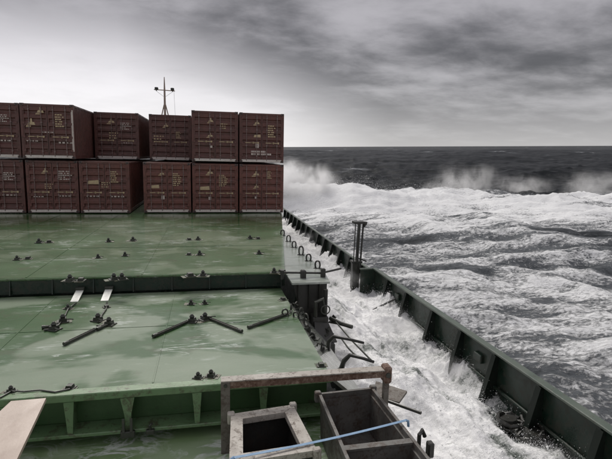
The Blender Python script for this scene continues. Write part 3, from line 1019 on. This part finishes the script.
for x, y, lab in ((63, 322, 'dark deck socket on the near hatch just below the left white guide'), (54, 330, 'large dark deck socket at the left end of the loose gear on the near hatch'),
                  (98, 321, 'dark deck socket above the rod lying left on the near hatch'), (109, 325, 'dark deck socket at the right end of the short arm on the near hatch'),
                  (192, 322, 'dark deck socket at the inner end of the middle left rod'), (205, 320, 'dark deck socket at the inner end of the middle right rod')):
    socket(x, y, ZB, lab, 0.9, random.uniform(-.6, .6))


# ------------------------------------------------------------------ lashing rods lying on the near hatch
def turnbuckle(p0, p1, z, label, group='lashing turnbuckles lying on the near hatch'):
    a, b = at(*p0, z=z), at(*p1, z=z)
    d = b - a
    L = d.length
    r = thing('lashing_turnbuckle', label, 'turnbuckle', (a.x, a.y, z), math.atan2(d.y, d.x), group)
    body = MB()
    for s in (-1, 1):
        body.box(0.10, L * 0.88, s * 0.022 - 0.009, s * 0.022 + 0.009, 0.015, 0.058, b=0.006)
    body.box(0.04, 0.12, -0.034, 0.034, 0.010, 0.062, b=0.008)
    body.box(L * 0.86, L * 0.90, -0.034, 0.034, 0.010, 0.062, b=0.008)
    body.build('frame', M_fit, r)
    MB().tube([(0.12, 0, 0.036), (L * 0.97, 0, 0.036)], 0.012, 8).build('screw', M_rod, r)
    e = MB()
    e.tube([(0.0, 0, 0.036), (0.06, 0, 0.036)], 0.036, 10)
    e.build('end_nut', M_fit, r)
    hk = MB()
    hk.tube([(L * 0.94, 0, 0.036), (L, 0.0, 0.036), (L + 0.06, 0.04, 0.045), (L + 0.03, 0.09, 0.045)], 0.016, 8)
    hk.build('hook', M_fit, r)
    return r


turnbuckle((64, 346), (99, 329), ZB, 'dark turnbuckle lying slanted on the left of the near hatch')
turnbuckle((97, 331), (110, 325), ZB, 'short dark turnbuckle arm beside the left slanted one')
turnbuckle((153, 338), (192, 321), ZB, 'dark turnbuckle slanting down to the left in the middle of the near hatch')
turnbuckle((242, 333), (205, 318), ZB, 'dark turnbuckle slanting down to the right in the middle of the near hatch')
turnbuckle((248, 329), (291, 314), ZB, 'dark turnbuckle reaching from the gear heap at the hatch edge')
turnbuckle((42, 329), (54, 328), ZB, 'very short dark turnbuckle at the far left of the loose gear')

# heap of gear at the outer hatch edge
for i, (x, y, lab) in enumerate(((285, 316, 'left piece'), (291, 311, 'top piece'), (296, 317, 'middle piece'), (301, 313, 'right piece'), (306, 319, 'outermost piece'))):
    p = at(x, y, z=ZB)
    g = thing('shackle', 'dark shackle, %s of the heap at the hatch edge' % lab, 'shackle', (p.x, p.y, ZB + (0.02 if p.x < 1.85 else -0.02)), i * 1.3, 'shackles heaped at the hatch edge')
    arc = [(0.062 * math.cos(a), 0.0, 0.065 + 0.07 * math.sin(a)) for a in np.linspace(-0.9, math.pi + 0.9, 11)]
    MB().tube(arc, 0.020, 7).build('bow', M_fit, g)
    MB().tube([(-0.09, 0, 0.01), (0.09, 0, 0.01)], 0.022, 8).build('pin', M_fit, g)

# white guides bridging the step between the hatches
for i, (xa, ya, xb2, yb2) in enumerate(((80, 290, 76.5, 302), (109, 289, 107, 301))):
    a = at(xa, ya, Y=YA0 - 0.13)
    b = at(xb2, yb2, z=ZB)
    g = thing('hatch_guide', '%s white painted guide plate on the step between the hatches' % ('left' if i == 0 else 'right'), 'guide plate', (a.x, a.y, ZB))
    w2 = 0.085
    za = a.z - ZB
    dy = b.y - a.y
    MB().slab([(-w2, dy, 0.012), (w2, dy, 0.012), (w2, -0.02, za), (-w2, -0.02, za)], 0.02).build('plate', M_whitepaint, g)
    MB().box(-0.10, 0.10, -0.03, 0.10, za - 0.02, za + 0.06, b=0.01).build('head', M_fit, g)
# thin lashing chains trailing from the guides
for i, pts in enumerate(([(76, 303), (68, 309), (63, 320), (55, 329), (44, 330)], [(107, 302), (106, 309), (101, 316), (98, 322)])):
    P = [at(x, y, z=ZB + 0.03) for x, y in pts]
    o = MB().tube(P, 0.018, 6).build('lashing_cable', M_fit)
    tag(o, '%s thin lashing cable trailing from a white guide plate' % ('left' if i == 0 else 'right'), 'cable')
P = [at(x, y, z=ZB + 0.03) for x, y in ((0, 397.5), (12, 391), (24, 391.5), (40, 390), (55, 392), (70, 389))]
o = MB().tube(P, 0.012, 6).build('lashing_cable', M_fit)
tag(o, 'thin cable strung along the near hatch edge by the board', 'cable')

# ------------------------------------------------------------------ lashing rings on the walkway edge
ra = [(math.copysign(abs(math.cos(a)) ** 0.7, math.cos(a)) * 0.068, 0, 0.125 + math.sin(a) * 0.125) for a in np.linspace(-math.pi / 2 + .35, 1.5 * math.pi - .35, 17)]
ring_me = MB().tube(ra, 0.024, 8).mesh('ring', M_black, True)
foot_me = MB().box(-0.11, 0.11, -0.05, 0.05, -0.03, 0.03, b=0.01).mesh('foot', M_black)
for i, (x, y) in enumerate(((282.5, 236), (288.5, 242), (294, 248), (301, 255.5), (308.5, 261.5), (317.5, 269))):
    p = at(x, y, z=-0.06)
    g = thing('lashing_ring', 'tall black lashing ring on the walkway edge, %s from the containers' % ORD[i], 'lashing ring', (p.x, p.y, -0.055), random.uniform(-0.5, 0.3), 'lashing rings along the walkway edge')
    g.scale = (1, 1, 1.15 if i == 3 else random.uniform(0.85, 1.0))
    link('ring', ring_me, g)
    link('foot', foot_me, g)

# rail bar across the walkway with its valve
a, b = at(283, 272.5, z=0.10), at(341, 268.5, z=-0.3)
rb = thing('rail_bar', 'thin dark bar crossing the pale walkway towards the post', 'rail', (a.x, a.y, -0.04))
bb = at(341, 268.5, Y=a.y + 0.3)
MB().tube([(0, 0, 0.14), (at(322, 273.5, Y=a.y).x - a.x, 0.05, at(322, 273.5, Y=a.y).z + 0.04), (bb.x - a.x, 0.3, bb.z + 0.04)], 0.028, 8).build('bar', M_black, rb)
vx = at(303, 273, Y=a.y).x - a.x
MB().box(vx - 0.07, vx + 0.07, -0.10, 0.06, -0.18, 0.20, b=0.03).build('clamp', M_black, rb)
ux = at(323, 273, Y=a.y).x - a.x
MB().box(ux - 0.06, ux + 0.06, -0.06, 0.06, -0.6, 0.22, b=0.02).build('upright', M_black, rb)
MB().tube([(-0.02, 0, -0.03), (-0.02, 0, 0.2)], 0.05, 8).build('upright', M_black, rb)

# valve chest beside the walkway end
vc = at(324, 290, Y=11.0)
man = thing('valve_chest', 'dark cluttered valve chest at the end of the pale walkway', 'valve chest', (vc.x, 11.0, -0.9))
MB().box(-0.30, 0.10, -0.15, 0.25, -1.9, 0.05, b=0.02).build('body', M_black, man)
MB().tube([(-0.22, -0.10, 0.05), (-0.22, -0.10, 0.42), (-0.05, -0.12, 0.50), (0.02, -0.1, 0.10)], 0.05, 8).build('pipe', M_fit, man)
MB().tube([(0.05, 0.02, 0.05), (0.05, 0.02, 0.70)], 0.055, 8).build('pipe', M_black, man)
wh = [(0.11 * math.cos(q), -0.2, 0.25 + 0.11 * math.sin(q)) for q in np.linspace(0, 2 * math.pi, 14)]
MB().tube(wh, 0.016, 6).build('handwheel', M_fit, man)
MB().slab([(-0.30, -0.62, -0.42), (0.20, -0.62, -0.40), (0.10, -0.16, -0.10), (-0.26, -0.16, -0.05)], 0.04).build('sloping_lid', M_black, man)
MB().box(-0.28, 0.16, -0.60, -0.16, -1.9, -0.48).build('lower_box', M_black, man)

# broken brackets and lashing points along the outer hatch edge
for i, (x, y) in enumerate(((296, 305), (304, 322), (309, 330), (313, 341), (322, 352), (328, 330), (318, 318), (334, 322))):
    p = at(x, y, z=ZB if x < 312 else -0.8)
    ins = p.x < 1.9
    zz = ZB if ins else ZB - 0.03 - (min(p.x, 2.7) - 1.9) * 0.90
    p = at(x, y, z=zz)
    zz = ZB if p.x < 1.9 else ZB - 0.03 - (min(p.x, 2.7) - 1.9) * 0.90
    g = thing('edge_bracket', 'dark bent bracket at the outer edge of the near hatch, %s from the far end' % ORD[i], 'bracket', (p.x, p.y, zz - 0.03), random.uniform(0, 3), 'bent brackets along the outer hatch edge')
    hh_ = random.uniform(0.10, 0.24)
    MB().prism([(-0.10, 0), (0.12, 0), (0.09, hh_ * 0.5), (0.03, hh_), (-0.03, hh_ * 0.8), (-0.05, hh_ * 0.3)], 'y', -0.015, 0.015).build('web', M_black, g)
    MB().box(-0.13, 0.14, -0.07, 0.07, 0.0, 0.035, b=0.008).build('foot', M_fit, g)
    MB().tube([(-0.02, -0.09, hh_ * 0.6), (0.0, 0.09, hh_ * 0.65), (0.07, 0.13, hh_ * 0.3)], 0.018, 6).build('pin', M_fit, g)

# bent handrail pipes over the wash
for i, pts in enumerate(([(328, 349), (329, 341), (334, 336.5), (348, 339), (364, 343)], [(341, 370), (344, 361), (350, 355), (362, 358), (374, 362)])):
    zs = (-1.05, -0.75, -0.62, -0.60, -0.62)
    P = [at(x, y, z=z) for (x, y), z in zip(pts, zs)]
    P0 = Vector((P[0].x, P[0].y, -1.22))
    o = MB().tube([P0] + P, [0.06, 0.055, 0.048, 0.038, 0.03, 0.026], 9).build('bent_pipe', M_black, None, True)
    tag(o, '%s black bent pipe reaching over the foaming side deck' % ('upper' if i == 0 else 'lower, nearer'), 'pipe')
for i, (p, q) in enumerate((((336, 322), (371, 360)), ((341, 338), (357, 357)), ((330, 318), (352, 327)))):
    a, b = at(*p, z=-0.95), at(*q, z=-0.66 if i < 2 else -1.0)
    o = MB().tube([a, (a + b) / 2 + Vector((0, 0, -0.03)), b], 0.018 if i < 2 else 0.05, 7).build('slack_wire' if i < 2 else 'broken_rail', M_fit)
    tag(o, ('long thin wire slanting past both bent pipes', 'short thin wire between the two bent pipes', 'dark broken rail end in the foam beyond the bent pipes')[i], 'wire' if i < 2 else 'rail')
a, b = at(373, 310, z=-2.0), at(395, 299, X=6.05)
o = MB().tube([a, b], 0.035, 8).build('mooring_bar', M_black)
tag(o, 'thin dark bar slanting from the foam to the bulwark', 'bar')

# mooring bitts nearly drowned in the wash
p = at(519, 440, z=-2.3)
bt = thing('mooring_bitts', 'dark mooring bitts breaking through the foam at the lower right', 'bitts', (p.x, p.y, DECK), 0.35)
bt.scale = (1.1, 1.15, 1.25)
BITTS = (p.x, p.y)
MB().box(-0.28, 0.28, -0.48, 0.48, 0, 0.10, b=0.02).build('base_plate', M_black, bt)
for s in (-1, 1):
    MB().tube([(0, s * 0.26, 0.10), (0, s * 0.26, 0.62)], 0.135, 14).build('barrel', M_black, bt, False)
    MB().tube([(0, s * 0.26, 0.62), (0, s * 0.26, 0.66), (0, s * 0.26, 0.71)], [0.15, 0.18, 0.16], 14).build('cap', M_black, bt)
for k in range(11):
    sd_ = -1 if k % 2 else 1
    r0, tl, ph = random.uniform(0.15, 0.24), random.uniform(-0.45, 0.45), random.uniform(0, 6)
    cx_, cy_, cz_ = random.uniform(-0.07, 0.07), sd_ * 0.26 + random.uniform(-0.14, 0.14), 0.25 + k * 0.045
    c = [(cx_ + r0 * math.cos(q) * random.uniform(0.85, 1.15), cy_ + r0 * math.sin(q) * random.uniform(0.85, 1.15), cz_ + tl * r0 * math.cos(q + ph) * 1.2 + random.uniform(-.02, .02)) for q in np.linspace(0, 2 * math.pi, 16)]
    MB().tube(c, 0.032, 6).build('rope_turn', M_black, bt)

# ------------------------------------------------------------------ bins, frame, strap, board
ZR = -0.55


def rimmed_bin(name, label, top, depth, mat_rim, mat_in, rim=0.10, wall=0.05, partition=None, taper=0.90):
    """open steel bin with thick rim: top = 4 outer rim corners, counter clockwise from near left"""
    T = [Vector(p) for p in top]
    c = sum(T, Vector()) / 4
    root = thing(name, label, 'bin', (c.x, c.y, LOW))
    T = [p - Vector((c.x, c.y, LOW)) for p in T]
    cc = Vector((0, 0, 0))

    def ring(pts, inset):
        q = []
        n = len(pts)
        for i in range(n):
            a = (pts[(i + 1) % n] - pts[i]).normalized()
            b = (pts[i - 1] - pts[i]).normalized()
            q.append(pts[i] + (a + b) * inset)
        return q
    O = T
    I = ring(T, rim)
    # rim: four bevelled bars
    for i in range(4):
        j = (i + 1) % 4
        MB().slab([O[i], O[j], I[j], I[i]], 0.085).build('rim_bar', mat_rim, root)
    # walls: four tapered plates under the rim, and the floor
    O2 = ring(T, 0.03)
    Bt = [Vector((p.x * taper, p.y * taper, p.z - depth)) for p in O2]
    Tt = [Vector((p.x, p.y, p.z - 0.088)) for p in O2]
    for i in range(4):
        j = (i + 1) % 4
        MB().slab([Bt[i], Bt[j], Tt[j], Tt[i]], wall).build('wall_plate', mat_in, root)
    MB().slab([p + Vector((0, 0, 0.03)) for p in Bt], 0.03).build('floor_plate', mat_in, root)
    for i in range(4):
        p = O[i]
        MB().box(p.x - 0.05, p.x + 0.05, p.y - 0.05, p.y + 0.05, p.z - 0.14, p.z + 0.025, b=0.015).build('corner_block', mat_rim, root)
    if partition:
        a = I[0].lerp(I[3], partition) + Vector((0, 0, -0.02))
        b = I[1].lerp(I[2], partition) + Vector((0, 0, -0.02))
        d = Vector((0, 0, -depth + 0.10))
        MB().slab([a, b, b + d, a + d], 0.05).build('partition', mat_in, root)
        MB().slab([a + Vector((0, -.07, .012)), b + Vector((0, -.07, .012)), b + Vector((0, .03, .012)), a + Vector((0, .03, .012))], 0.03).build('partition_rim', mat_rim, root)
    return root


t1 = [at(229, 464, z=ZR), at(317, 450, z=ZR), at(293, 404.5, z=ZR), at(231, 414, z=ZR)]
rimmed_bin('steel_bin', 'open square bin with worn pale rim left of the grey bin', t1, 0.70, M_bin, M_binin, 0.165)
t2 = [at(372, 520, z=ZR), at(470, 508, z=ZR), at(373, 387, z=ZR), at(318, 393, z=ZR)]
b2 = rimmed_bin('steel_bin', 'long open grey steel bin with a cross partition under the rusty beam', t2, 0.70, M_bin2, M_bin2, 0.045, 0.04, partition=0.47, taper=0.97)
hk = thing('bin_latch', 'dark latch hooks on the outer rim of the long grey bin', 'latch', at(419, 442, z=ZR))
MB().tube([(0.0, 0, -0.1), (0.0, 0, 0.10), (0.05, 0.03, 0.14), (0.09, 0.03, 0.05)], 0.028, 7).build('hook', M_black, hk)
MB().box(0.06, 0.14, -0.16, -0.06, -0.14, 0.06, b=0.015).build('catch', M_black, hk)

# rusty frame: beam, post, end bracket
YF = 6.50
A = at(221, 384, Y=YF)
Bp = at(386, 372.5, Y=YF)
fr = thing('rusty_frame', 'rusty steel frame with a long cross beam over the bins', 'frame', (A.x, YF, LOW))
d = Bp - A
sl = d.z / d.x
h0 = A.z - LOW
bmv = MB()
bmv.prism([(0, h0 - 0.055), (d.x, h0 + d.z - 0.055), (d.x, h0 + d.z + 0.055), (0, h0 + 0.055)], 'y', -0.05, 0.06)
bmv.build('cross_beam', M_rust, fr)
MB().prism([(0.0, h0 + 0.056), (d.x, h0 + d.z + 0.056), (d.x, h0 + d.z + 0.072), (0.0, h0 + 0.072)], 'y', -0.075, 0.085).build('beam_lit_edge', M_bin, fr)  # pale top strip paints in the beam's lit upper edge
MB().box(-0.005, 0.125, -0.065, -0.052, 0, h0 + 0.052, b=0.004).build('post_face', M_timber, fr)
MB().box(0.01, 0.11, -0.051, 0.06, 0, h0 - 0.06).build('post', M_timber, fr)
MB().box(d.x - 0.055, d.x + 0.07, -0.09, 0.10, h0 + d.z - 0.15, h0 + d.z + 0.12, b=0.025).build('end_bracket', M_rust, fr)
MB().box(d.x - 0.03, d.x + 0.045, -0.04, 0.05, -0.2, h0 + d.z - 0.15).build('post', M_timber, fr)
MB().tube([(d.x + 0.0, -0.11, h0 + d.z), (d.x, -0.09, h0 + d.z)], 0.04, 10).build('bolt', M_fit, fr)
MB().tube([(0.06, -0.09, h0 + 0.0), (0.06, -0.05, h0 + 0.0)], 0.025, 8).build('bolt', M_fit, fr)

# blue lashing strap
a, b = at(232, 458, z=ZR + 0.05), at(407, 420, z=ZR + 0.05)
st = thing('lashing_strap', 'light blue webbing strap stretched across both bins', 'strap', a)
d = b - a
ang = math.atan2(d.y, d.x)
st.rotation_euler = (0, 0, ang)
L = d.length
seg = MB()
N = 14
for i in range(N):
    x0, x1 = L * i / N, L * (i + 1) / N
    s0, s1 = -0.03 * math.sin(math.pi * i / N), -0.03 * math.sin(math.pi * (i + 1) / N)
    seg.add([(x0, -0.017, s0), (x1, -0.017, s1), (x1, 0.017, s1 + 0.006), (x0, 0.017, s0 + 0.006),
             (x0, -0.017, s0 - 0.005), (x1, -0.017, s1 - 0.005), (x1, 0.017, s1 + 0.001), (x0, 0.017, s0 + 0.001)],
            [(0, 1, 2, 3), (7, 6, 5, 4), (0, 4, 5, 1), (3, 2, 6, 7)])
seg.build('webbing', M_strap, st)
MB().tube([(-0.05, 0, -0.08), (-0.01, 0, -0.02), (0.03, 0.0, 0.0)], 0.022, 7).build('knot', M_strap, st)
MB().tube([(L - 0.02, 0, 0.0), (L + 0.02, 0, -0.02), (L + 0.03, 0, -0.10)], 0.018, 7).build('knot', M_strap, st)

# pale board resting on the coaming
zt_ = ZB + 0.10
q = [at(-52, 459, z=zt_ - 0.12), at(16, 461, z=zt_ - 0.12), at(46, 398, z=zt_), at(11, 401, z=zt_)]
q[0] = q[0] + (q[0] - q[3]) * 0.8
q[1] = q[1] + (q[1] - q[2]) * 0.8
o = MB().slab(q, 0.045)
o = o.build('plank', M_board)
tag(o, 'pale beige board lying over the near coaming at the left edge', 'board')

# small gear between bin and wash
for i, (p, q_, r_, lab) in enumerate((((385, 400), (421, 413), 0.03, 'dark rod lying outboard of the grey bin'),)):
    a, b = at(*p, z=-1.24), at(*q_, z=-1.2)
    o = MB().tube([a, b], r_, 8).build('steel_rod', M_black)
    tag(o, lab, 'rod')
c = at(396, 393, z=-1.2)
o = MB().slab([at(372, 395, z=-1.24), at(399, 402, z=-1.2), at(407, 391, z=-1.2), at(376, 381, z=-1.24)], 0.04).build('bracket_plate', M_timber)
tag(o, 'dull grey bracket plate outboard of the rusty beam end', 'plate')

# ------------------------------------------------------------------ water boarding the side deck
def wash_fields(X, Y):
    edge = 1.0 - np.clip((XB - X) / 0.55, 0, 1)
    run = fbm(X / 1.3 + Y * 0.12, Y / 3.0, 4, 101)
    bil = ridged(X / 0.8 + Y * 0.25, Y / 1.7, 4, 111, 0.5)
    fine = ridged(X / 0.15 + Y, Y / 0.38, 3, 121, 0.6)
    z = -2.25 + 0.46 * run + 0.17 * (bil - 0.9) + 0.026 * (fine - 0.9)
    # heaps where it strikes the plating, a hollow further inboard
    z += 0.16 * edge * (0.4 + fbm(Y / 1.1, X * 0 + 3.3, 3, 131))
    near_plate = np.exp(-((XB - 0.15 - X) / 0.42) ** 2)
    tongue = np.clip(ridged(Y / 0.55, X / 0.5, 4, 133, 0.6) - 0.75, 0, 2) * np.clip(0.35 + fbm(Y / 1.7, X * 0 + 7.1, 2, 135), 0, 1)
    shred = np.clip(0.5 + 0.9 * fbm(X / 0.13, Y / 0.13, 3, 137, 0.65), 0.1, 1.6)
    z += 0.40 * near_plate * tongue * shred
    z += 0.34 * np.exp(-(((X - 3.4) / 0.7) ** 2)) * (0.5 + fbm(Y / 2.2, X * 0 + 1.3, 2, 141)) * sstep(26, 22, Y)
    z += 0.45 * np.exp(-((X - 4.0) ** 2 + (Y - 15.0) ** 2) / 3.2) + 0.30 * np.exp(-((X - 4.4) ** 2 + (Y - 9.5) ** 2) / 2.0)
    f = 0.79 + 0.64 * fbm(X / 0.7 + Y * 0.2, Y / 2.2, 5, 151, 0.62) + 0.14 * (bil - 0.95)
    f -= 0.30 * np.exp(-((X - 4.6) ** 2 / 0.5 + (Y - 11.2) ** 2 / 1.6)) + 0.28 * np.exp(-((X - 5.4) ** 2 / 0.4 + (Y - 7.6) ** 2 / 1.5))
    f -= 0.26 * sstep(4.6, 5.6, X) * sstep(9.6, 8.0, Y)
    hole = np.exp(-(((X - BITTS[0]) / 0.45) ** 2 + ((Y - BITTS[1]) / 0.6) ** 2))
    z -= 0.22 * hole
    f -= 0.45 * hole
    return z, np.clip(f, 0, 1.1)


gx = np.linspace(2.45, XB - 0.004, 120)
gy = np.concatenate([np.arange(3.0, 18, 0.035), np.arange(18, 52, 0.10)])
GX, GY = np.meshgrid(gx, gy)
GZ, GF = wash_fields(GX, GY)
wash = link('deck_wash', grid_mesh('deck_wash', GX, GY, GZ, M_wash, GF))
wash['kind'] = 'structure'

# thrown drops: small faceted beads above the wash and along the plating
OCT = np.array([(1, 0, 0), (-1, 0, 0), (0, 1, 0), (0, -1, 0), (0, 0, 1), (0, 0, -1)], float)
OF = np.array([(0, 2, 4), (2, 1, 4), (1, 3, 4), (3, 0, 4), (2, 0, 5), (1, 2, 5), (3, 1, 5), (0, 3, 5)])


def drops(name, P, S, mat, label):
    n = len(P)
    st_ = rng.normal(0, 1, (n, 1, 3)) * 0.35 + 1
    v = (P[:, None, :] + OCT[None] * S[:, None, None] * st_).reshape(-1, 3)
    f = (OF[None] + (np.arange(n) * 6)[:, None, None]).reshape(-1, 3)
    me = bpy.data.meshes.new(name)
    me.vertices.add(len(v))
    me.vertices.foreach_set('co', v.ravel())
    me.loops.add(f.size)
    me.loops.foreach_set('vertex_index', f.ravel().astype(np.int32))
    me.polygons.add(len(f))
    me.polygons.foreach_set('loop_start', (np.arange(len(f)) * 3).astype(np.int32))
    me.update(calc_edges=True)
    me.materials.append(mat)
    o_ = link(name, me)
    o_['kind'] = 'stuff'
    o_['label'] = label
    o_['category'] = 'spray'
    return o_


# clusters of spouts thrown up
pts, siz = [], []
for k in range(190):
    y = 5.0 + 19 * rng.random() ** 1.2
    x = rng.choice([rng.uniform(2.9, 6.0), rng.uniform(2.9, 6.0), rng.normal(5.7, 0.25), rng.normal(3.6, 0.4)])
    x = float(np.clip(x, 2.7, 6.12))
    n = int(rng.integers(120, 520))
    hgt = rng.uniform(0.05, 0.26)
    sprd = rng.uniform(0.12, 0.45)
    q = rng.normal(0, 1, (n, 2)) * sprd
    hz = np.abs(rng.normal(0, 1, n)) * hgt * np.exp(-(q ** 2).sum(1) / (2 * sprd ** 2))
    X_, Y_ = np.clip(x + q[:, 0], 2.6, 6.15), y + q[:, 1]
    Z_, _ = wash_fields(X_, Y_)
    pts.append(np.stack([X_, Y_, Z_ + hz + 0.01], 1))
    siz.append(rng.gamma(1.5, 0.0021, n) + 0.0015)
for k in range(90):
    y = rng.uniform(5.5, 20)
    n = int(rng.integers(80, 240))
    X_ = np.clip(XB - np.abs(rng.normal(0.12, 0.16, n)) - 0.03, 5.3, 6.17)
    Y_ = y + rng.normal(0, 0.16, n)
    Z_, _ = wash_fields(X_, Y_)
    pts.append(np.stack([X_, Y_, Z_ + rng.exponential(0.07, n)], 1))
    siz.append(rng.gamma(1.5, 0.0016, n) + 0.0015)
drops('deck_spray', np.concatenate(pts), np.concatenate(siz), M_drop, 'white spray drops flying over the side deck')


# ------------------------------------------------------------------ spray clouds on the breaking ridge
def spray_cloud(px, py, dist, wpx, hpx, dpt, dens, seed, label):
    d = (_f * FPX + _r * (px - 306) - _u * (py - 229.5)).normalized()
    t_ = dist / d.dot(_f)
    c = Vector((0, 0, EYE)) + d * t_
    sx, sz = wpx * dist / FPX / 2, hpx * dist / FPX / 2
    bm = bmesh.new()
    bmesh.ops.create_icosphere(bm, subdivisions=3, radius=1.0)
    me = bpy.data.meshes.new('spray_cloud')
    bm.to_mesh(me)
    bm.free()
    m_ = bpy.data.materials.new('spray_mist_%d' % seed)
    m_.use_nodes = True
    m_.node_tree.nodes.clear()
    t = NT(m_.node_tree)
    out_ = t.n('ShaderNodeOutputMaterial')
    pv = t.n('ShaderNodeVolumePrincipled')
    pv.inputs['Color'].default_value = (0.995, 0.995, 0.995, 1)
    pv.inputs['Anisotropy'].default_value = 0.2
    tc_ = t.n('ShaderNodeTexCoord')
    ln = t.n('ShaderNodeVectorMath', operation='LENGTH')
    t.l(tc_.outputs['Object'], ln.inputs[0])
    nv = t.noise(t.mapping(tc_.outputs['Object'], scale=(1.7, 1, 0.55), rot=(0, 0.6, 0), loc=(seed * 3.7, seed, 0)), 2.6, 8, 0.70, 0.5)
    nb = t.noise(t.mapping(tc_.outputs['Object'], scale=(1, 1, 0.7), loc=(seed * 1.3, 0, seed)), 1.3, 4, 0.6, 0.8)
    wob = t.math('ADD', ln.outputs['Value'], t.math('MULTIPLY', t.math('SUBTRACT', nb, 0.42), 1.5))
    fall = t.math('MULTIPLY', t.ramp(wob, [(0.2, 1.0), (0.9, 0.0)], 'EASE'), t.ramp(ln.outputs['Value'], [(0.7, 1.0), (1.0, 0.0)]))
    br = t.ramp(nv, [(0.42, 0.02), (0.66, 1.0)])
    sp_ = t.n('ShaderNodeSeparateXYZ')
    t.l(tc_.outputs['Object'], sp_.inputs[0])
    gz = t.ramp(t.math('MULTIPLY_ADD', sp_.outputs[2], 0.5, c=0.5), [(0.2, 1.0), (0.85, 0.18)])
    dn = t.math('MULTIPLY', t.math('MULTIPLY', fall, br), t.math('MULTIPLY', gz, dens))
    t.l(dn, pv.inputs['Density'])
    t.l(pv.outputs[0], out_.inputs['Volume'])
    me.materials.append(m_)
    o_ = link('spray_cloud', me, None, c)
    o_.scale = (sx, dpt, sz)
    o_.rotation_euler = (0, 0, -YAW)
    o_['kind'] = 'stuff'
    o_['label'] = label
    o_['category'] = 'spray'
    return o_


spray_cloud(288, 181, 72, 128, 62, 6.0, 3.6, 1, 'thick white burst of spray just right of the containers')
spray_cloud(466, 186, 80, 112, 72, 4.0, 1.6, 2, 'tall thin plume of spray rising from the middle of the crest')
spray_cloud(522, 187, 82, 96, 40, 4.0, 1.1, 3, 'low drift of spray right of the middle plume')
spray_cloud(594, 185, 78, 130, 44, 4.0, 0.8, 4, 'white spray at the right end of the crest')
for i, (px, py, ds, wp, hp, dn, lab) in enumerate((
        (298, 237, 23, 56, 22, 1.6, 'foam mist at the far end of the side deck'),
        (338, 276, 18, 70, 28, 1.6, 'foam mist left of the cage topped post'),
        (392, 322, 14, 90, 40, 1.5, 'foam mist under the bulwark right of the post'),
        (444, 374, 11, 110, 44, 1.5, 'foam mist at the bulwark foot in the middle of the side deck'),
        (556, 456, 8.2, 120, 40, 1.4, 'foam mist at the bulwark foot near the bitts'))):
    spray_cloud(px, py, ds, wp, hp, wp * ds / FPX / 2.2, dn, 10 + i, lab)

# torn water flung off the breaking ridge
th2 = rng.uniform(R(8), R(46), 70000)
ra2 = rng.uniform(60, 96, 70000)
cx2, cy2 = ra2 * np.sin(th2), ra2 * np.cos(th2)
ca, sa = math.cos(0.30), math.sin(0.30)
D2, L2 = cx2 * sa + cy2 * ca, cx2 * ca - cy2 * sa
e2 = D2 + 9 * fbm(L2 / 70, D2 / 90, 3, 3) + 3.2 * fbm(L2 / 11, D2 / 13, 4, 7, 0.6)
burst = np.clip(fbm(L2 / 13, D2 * 0 + 2.2, 3, 201, 0.6) + 0.12, 0, 1)
left = np.exp(-((L2 - 0) / 12) ** 2)
keep = (rng.random(70000) < np.exp(-((e2 - 79) / 3.0) ** 2) * np.clip(burst * 2.4, 0.06, 1)) | (rng.random(70000) < left * np.exp(-((e2 - 71) / 5) ** 2))
cx2, cy2, burst, left = cx2[keep], cy2[keep], burst[keep], left[keep]
zz2, _ = sea_fields(cx2, cy2, np.hypot(cx2, cy2))
hgt2 = rng.exponential(1.0, len(cx2)) * (0.08 + 0.42 * burst + 0.5 * left)
P2 = np.stack([cx2 + 0.8 * hgt2, cy2, zz2 + np.minimum(hgt2, 5)], 1)
cs = drops('crest_spray', P2, rng.gamma(1.3, 0.0065, len(P2)) + 0.005, M_drop, 'white specks of spray flung from the breaking wave crest')
cs.location = sea.location
cs.rotation_euler = sea.rotation_euler
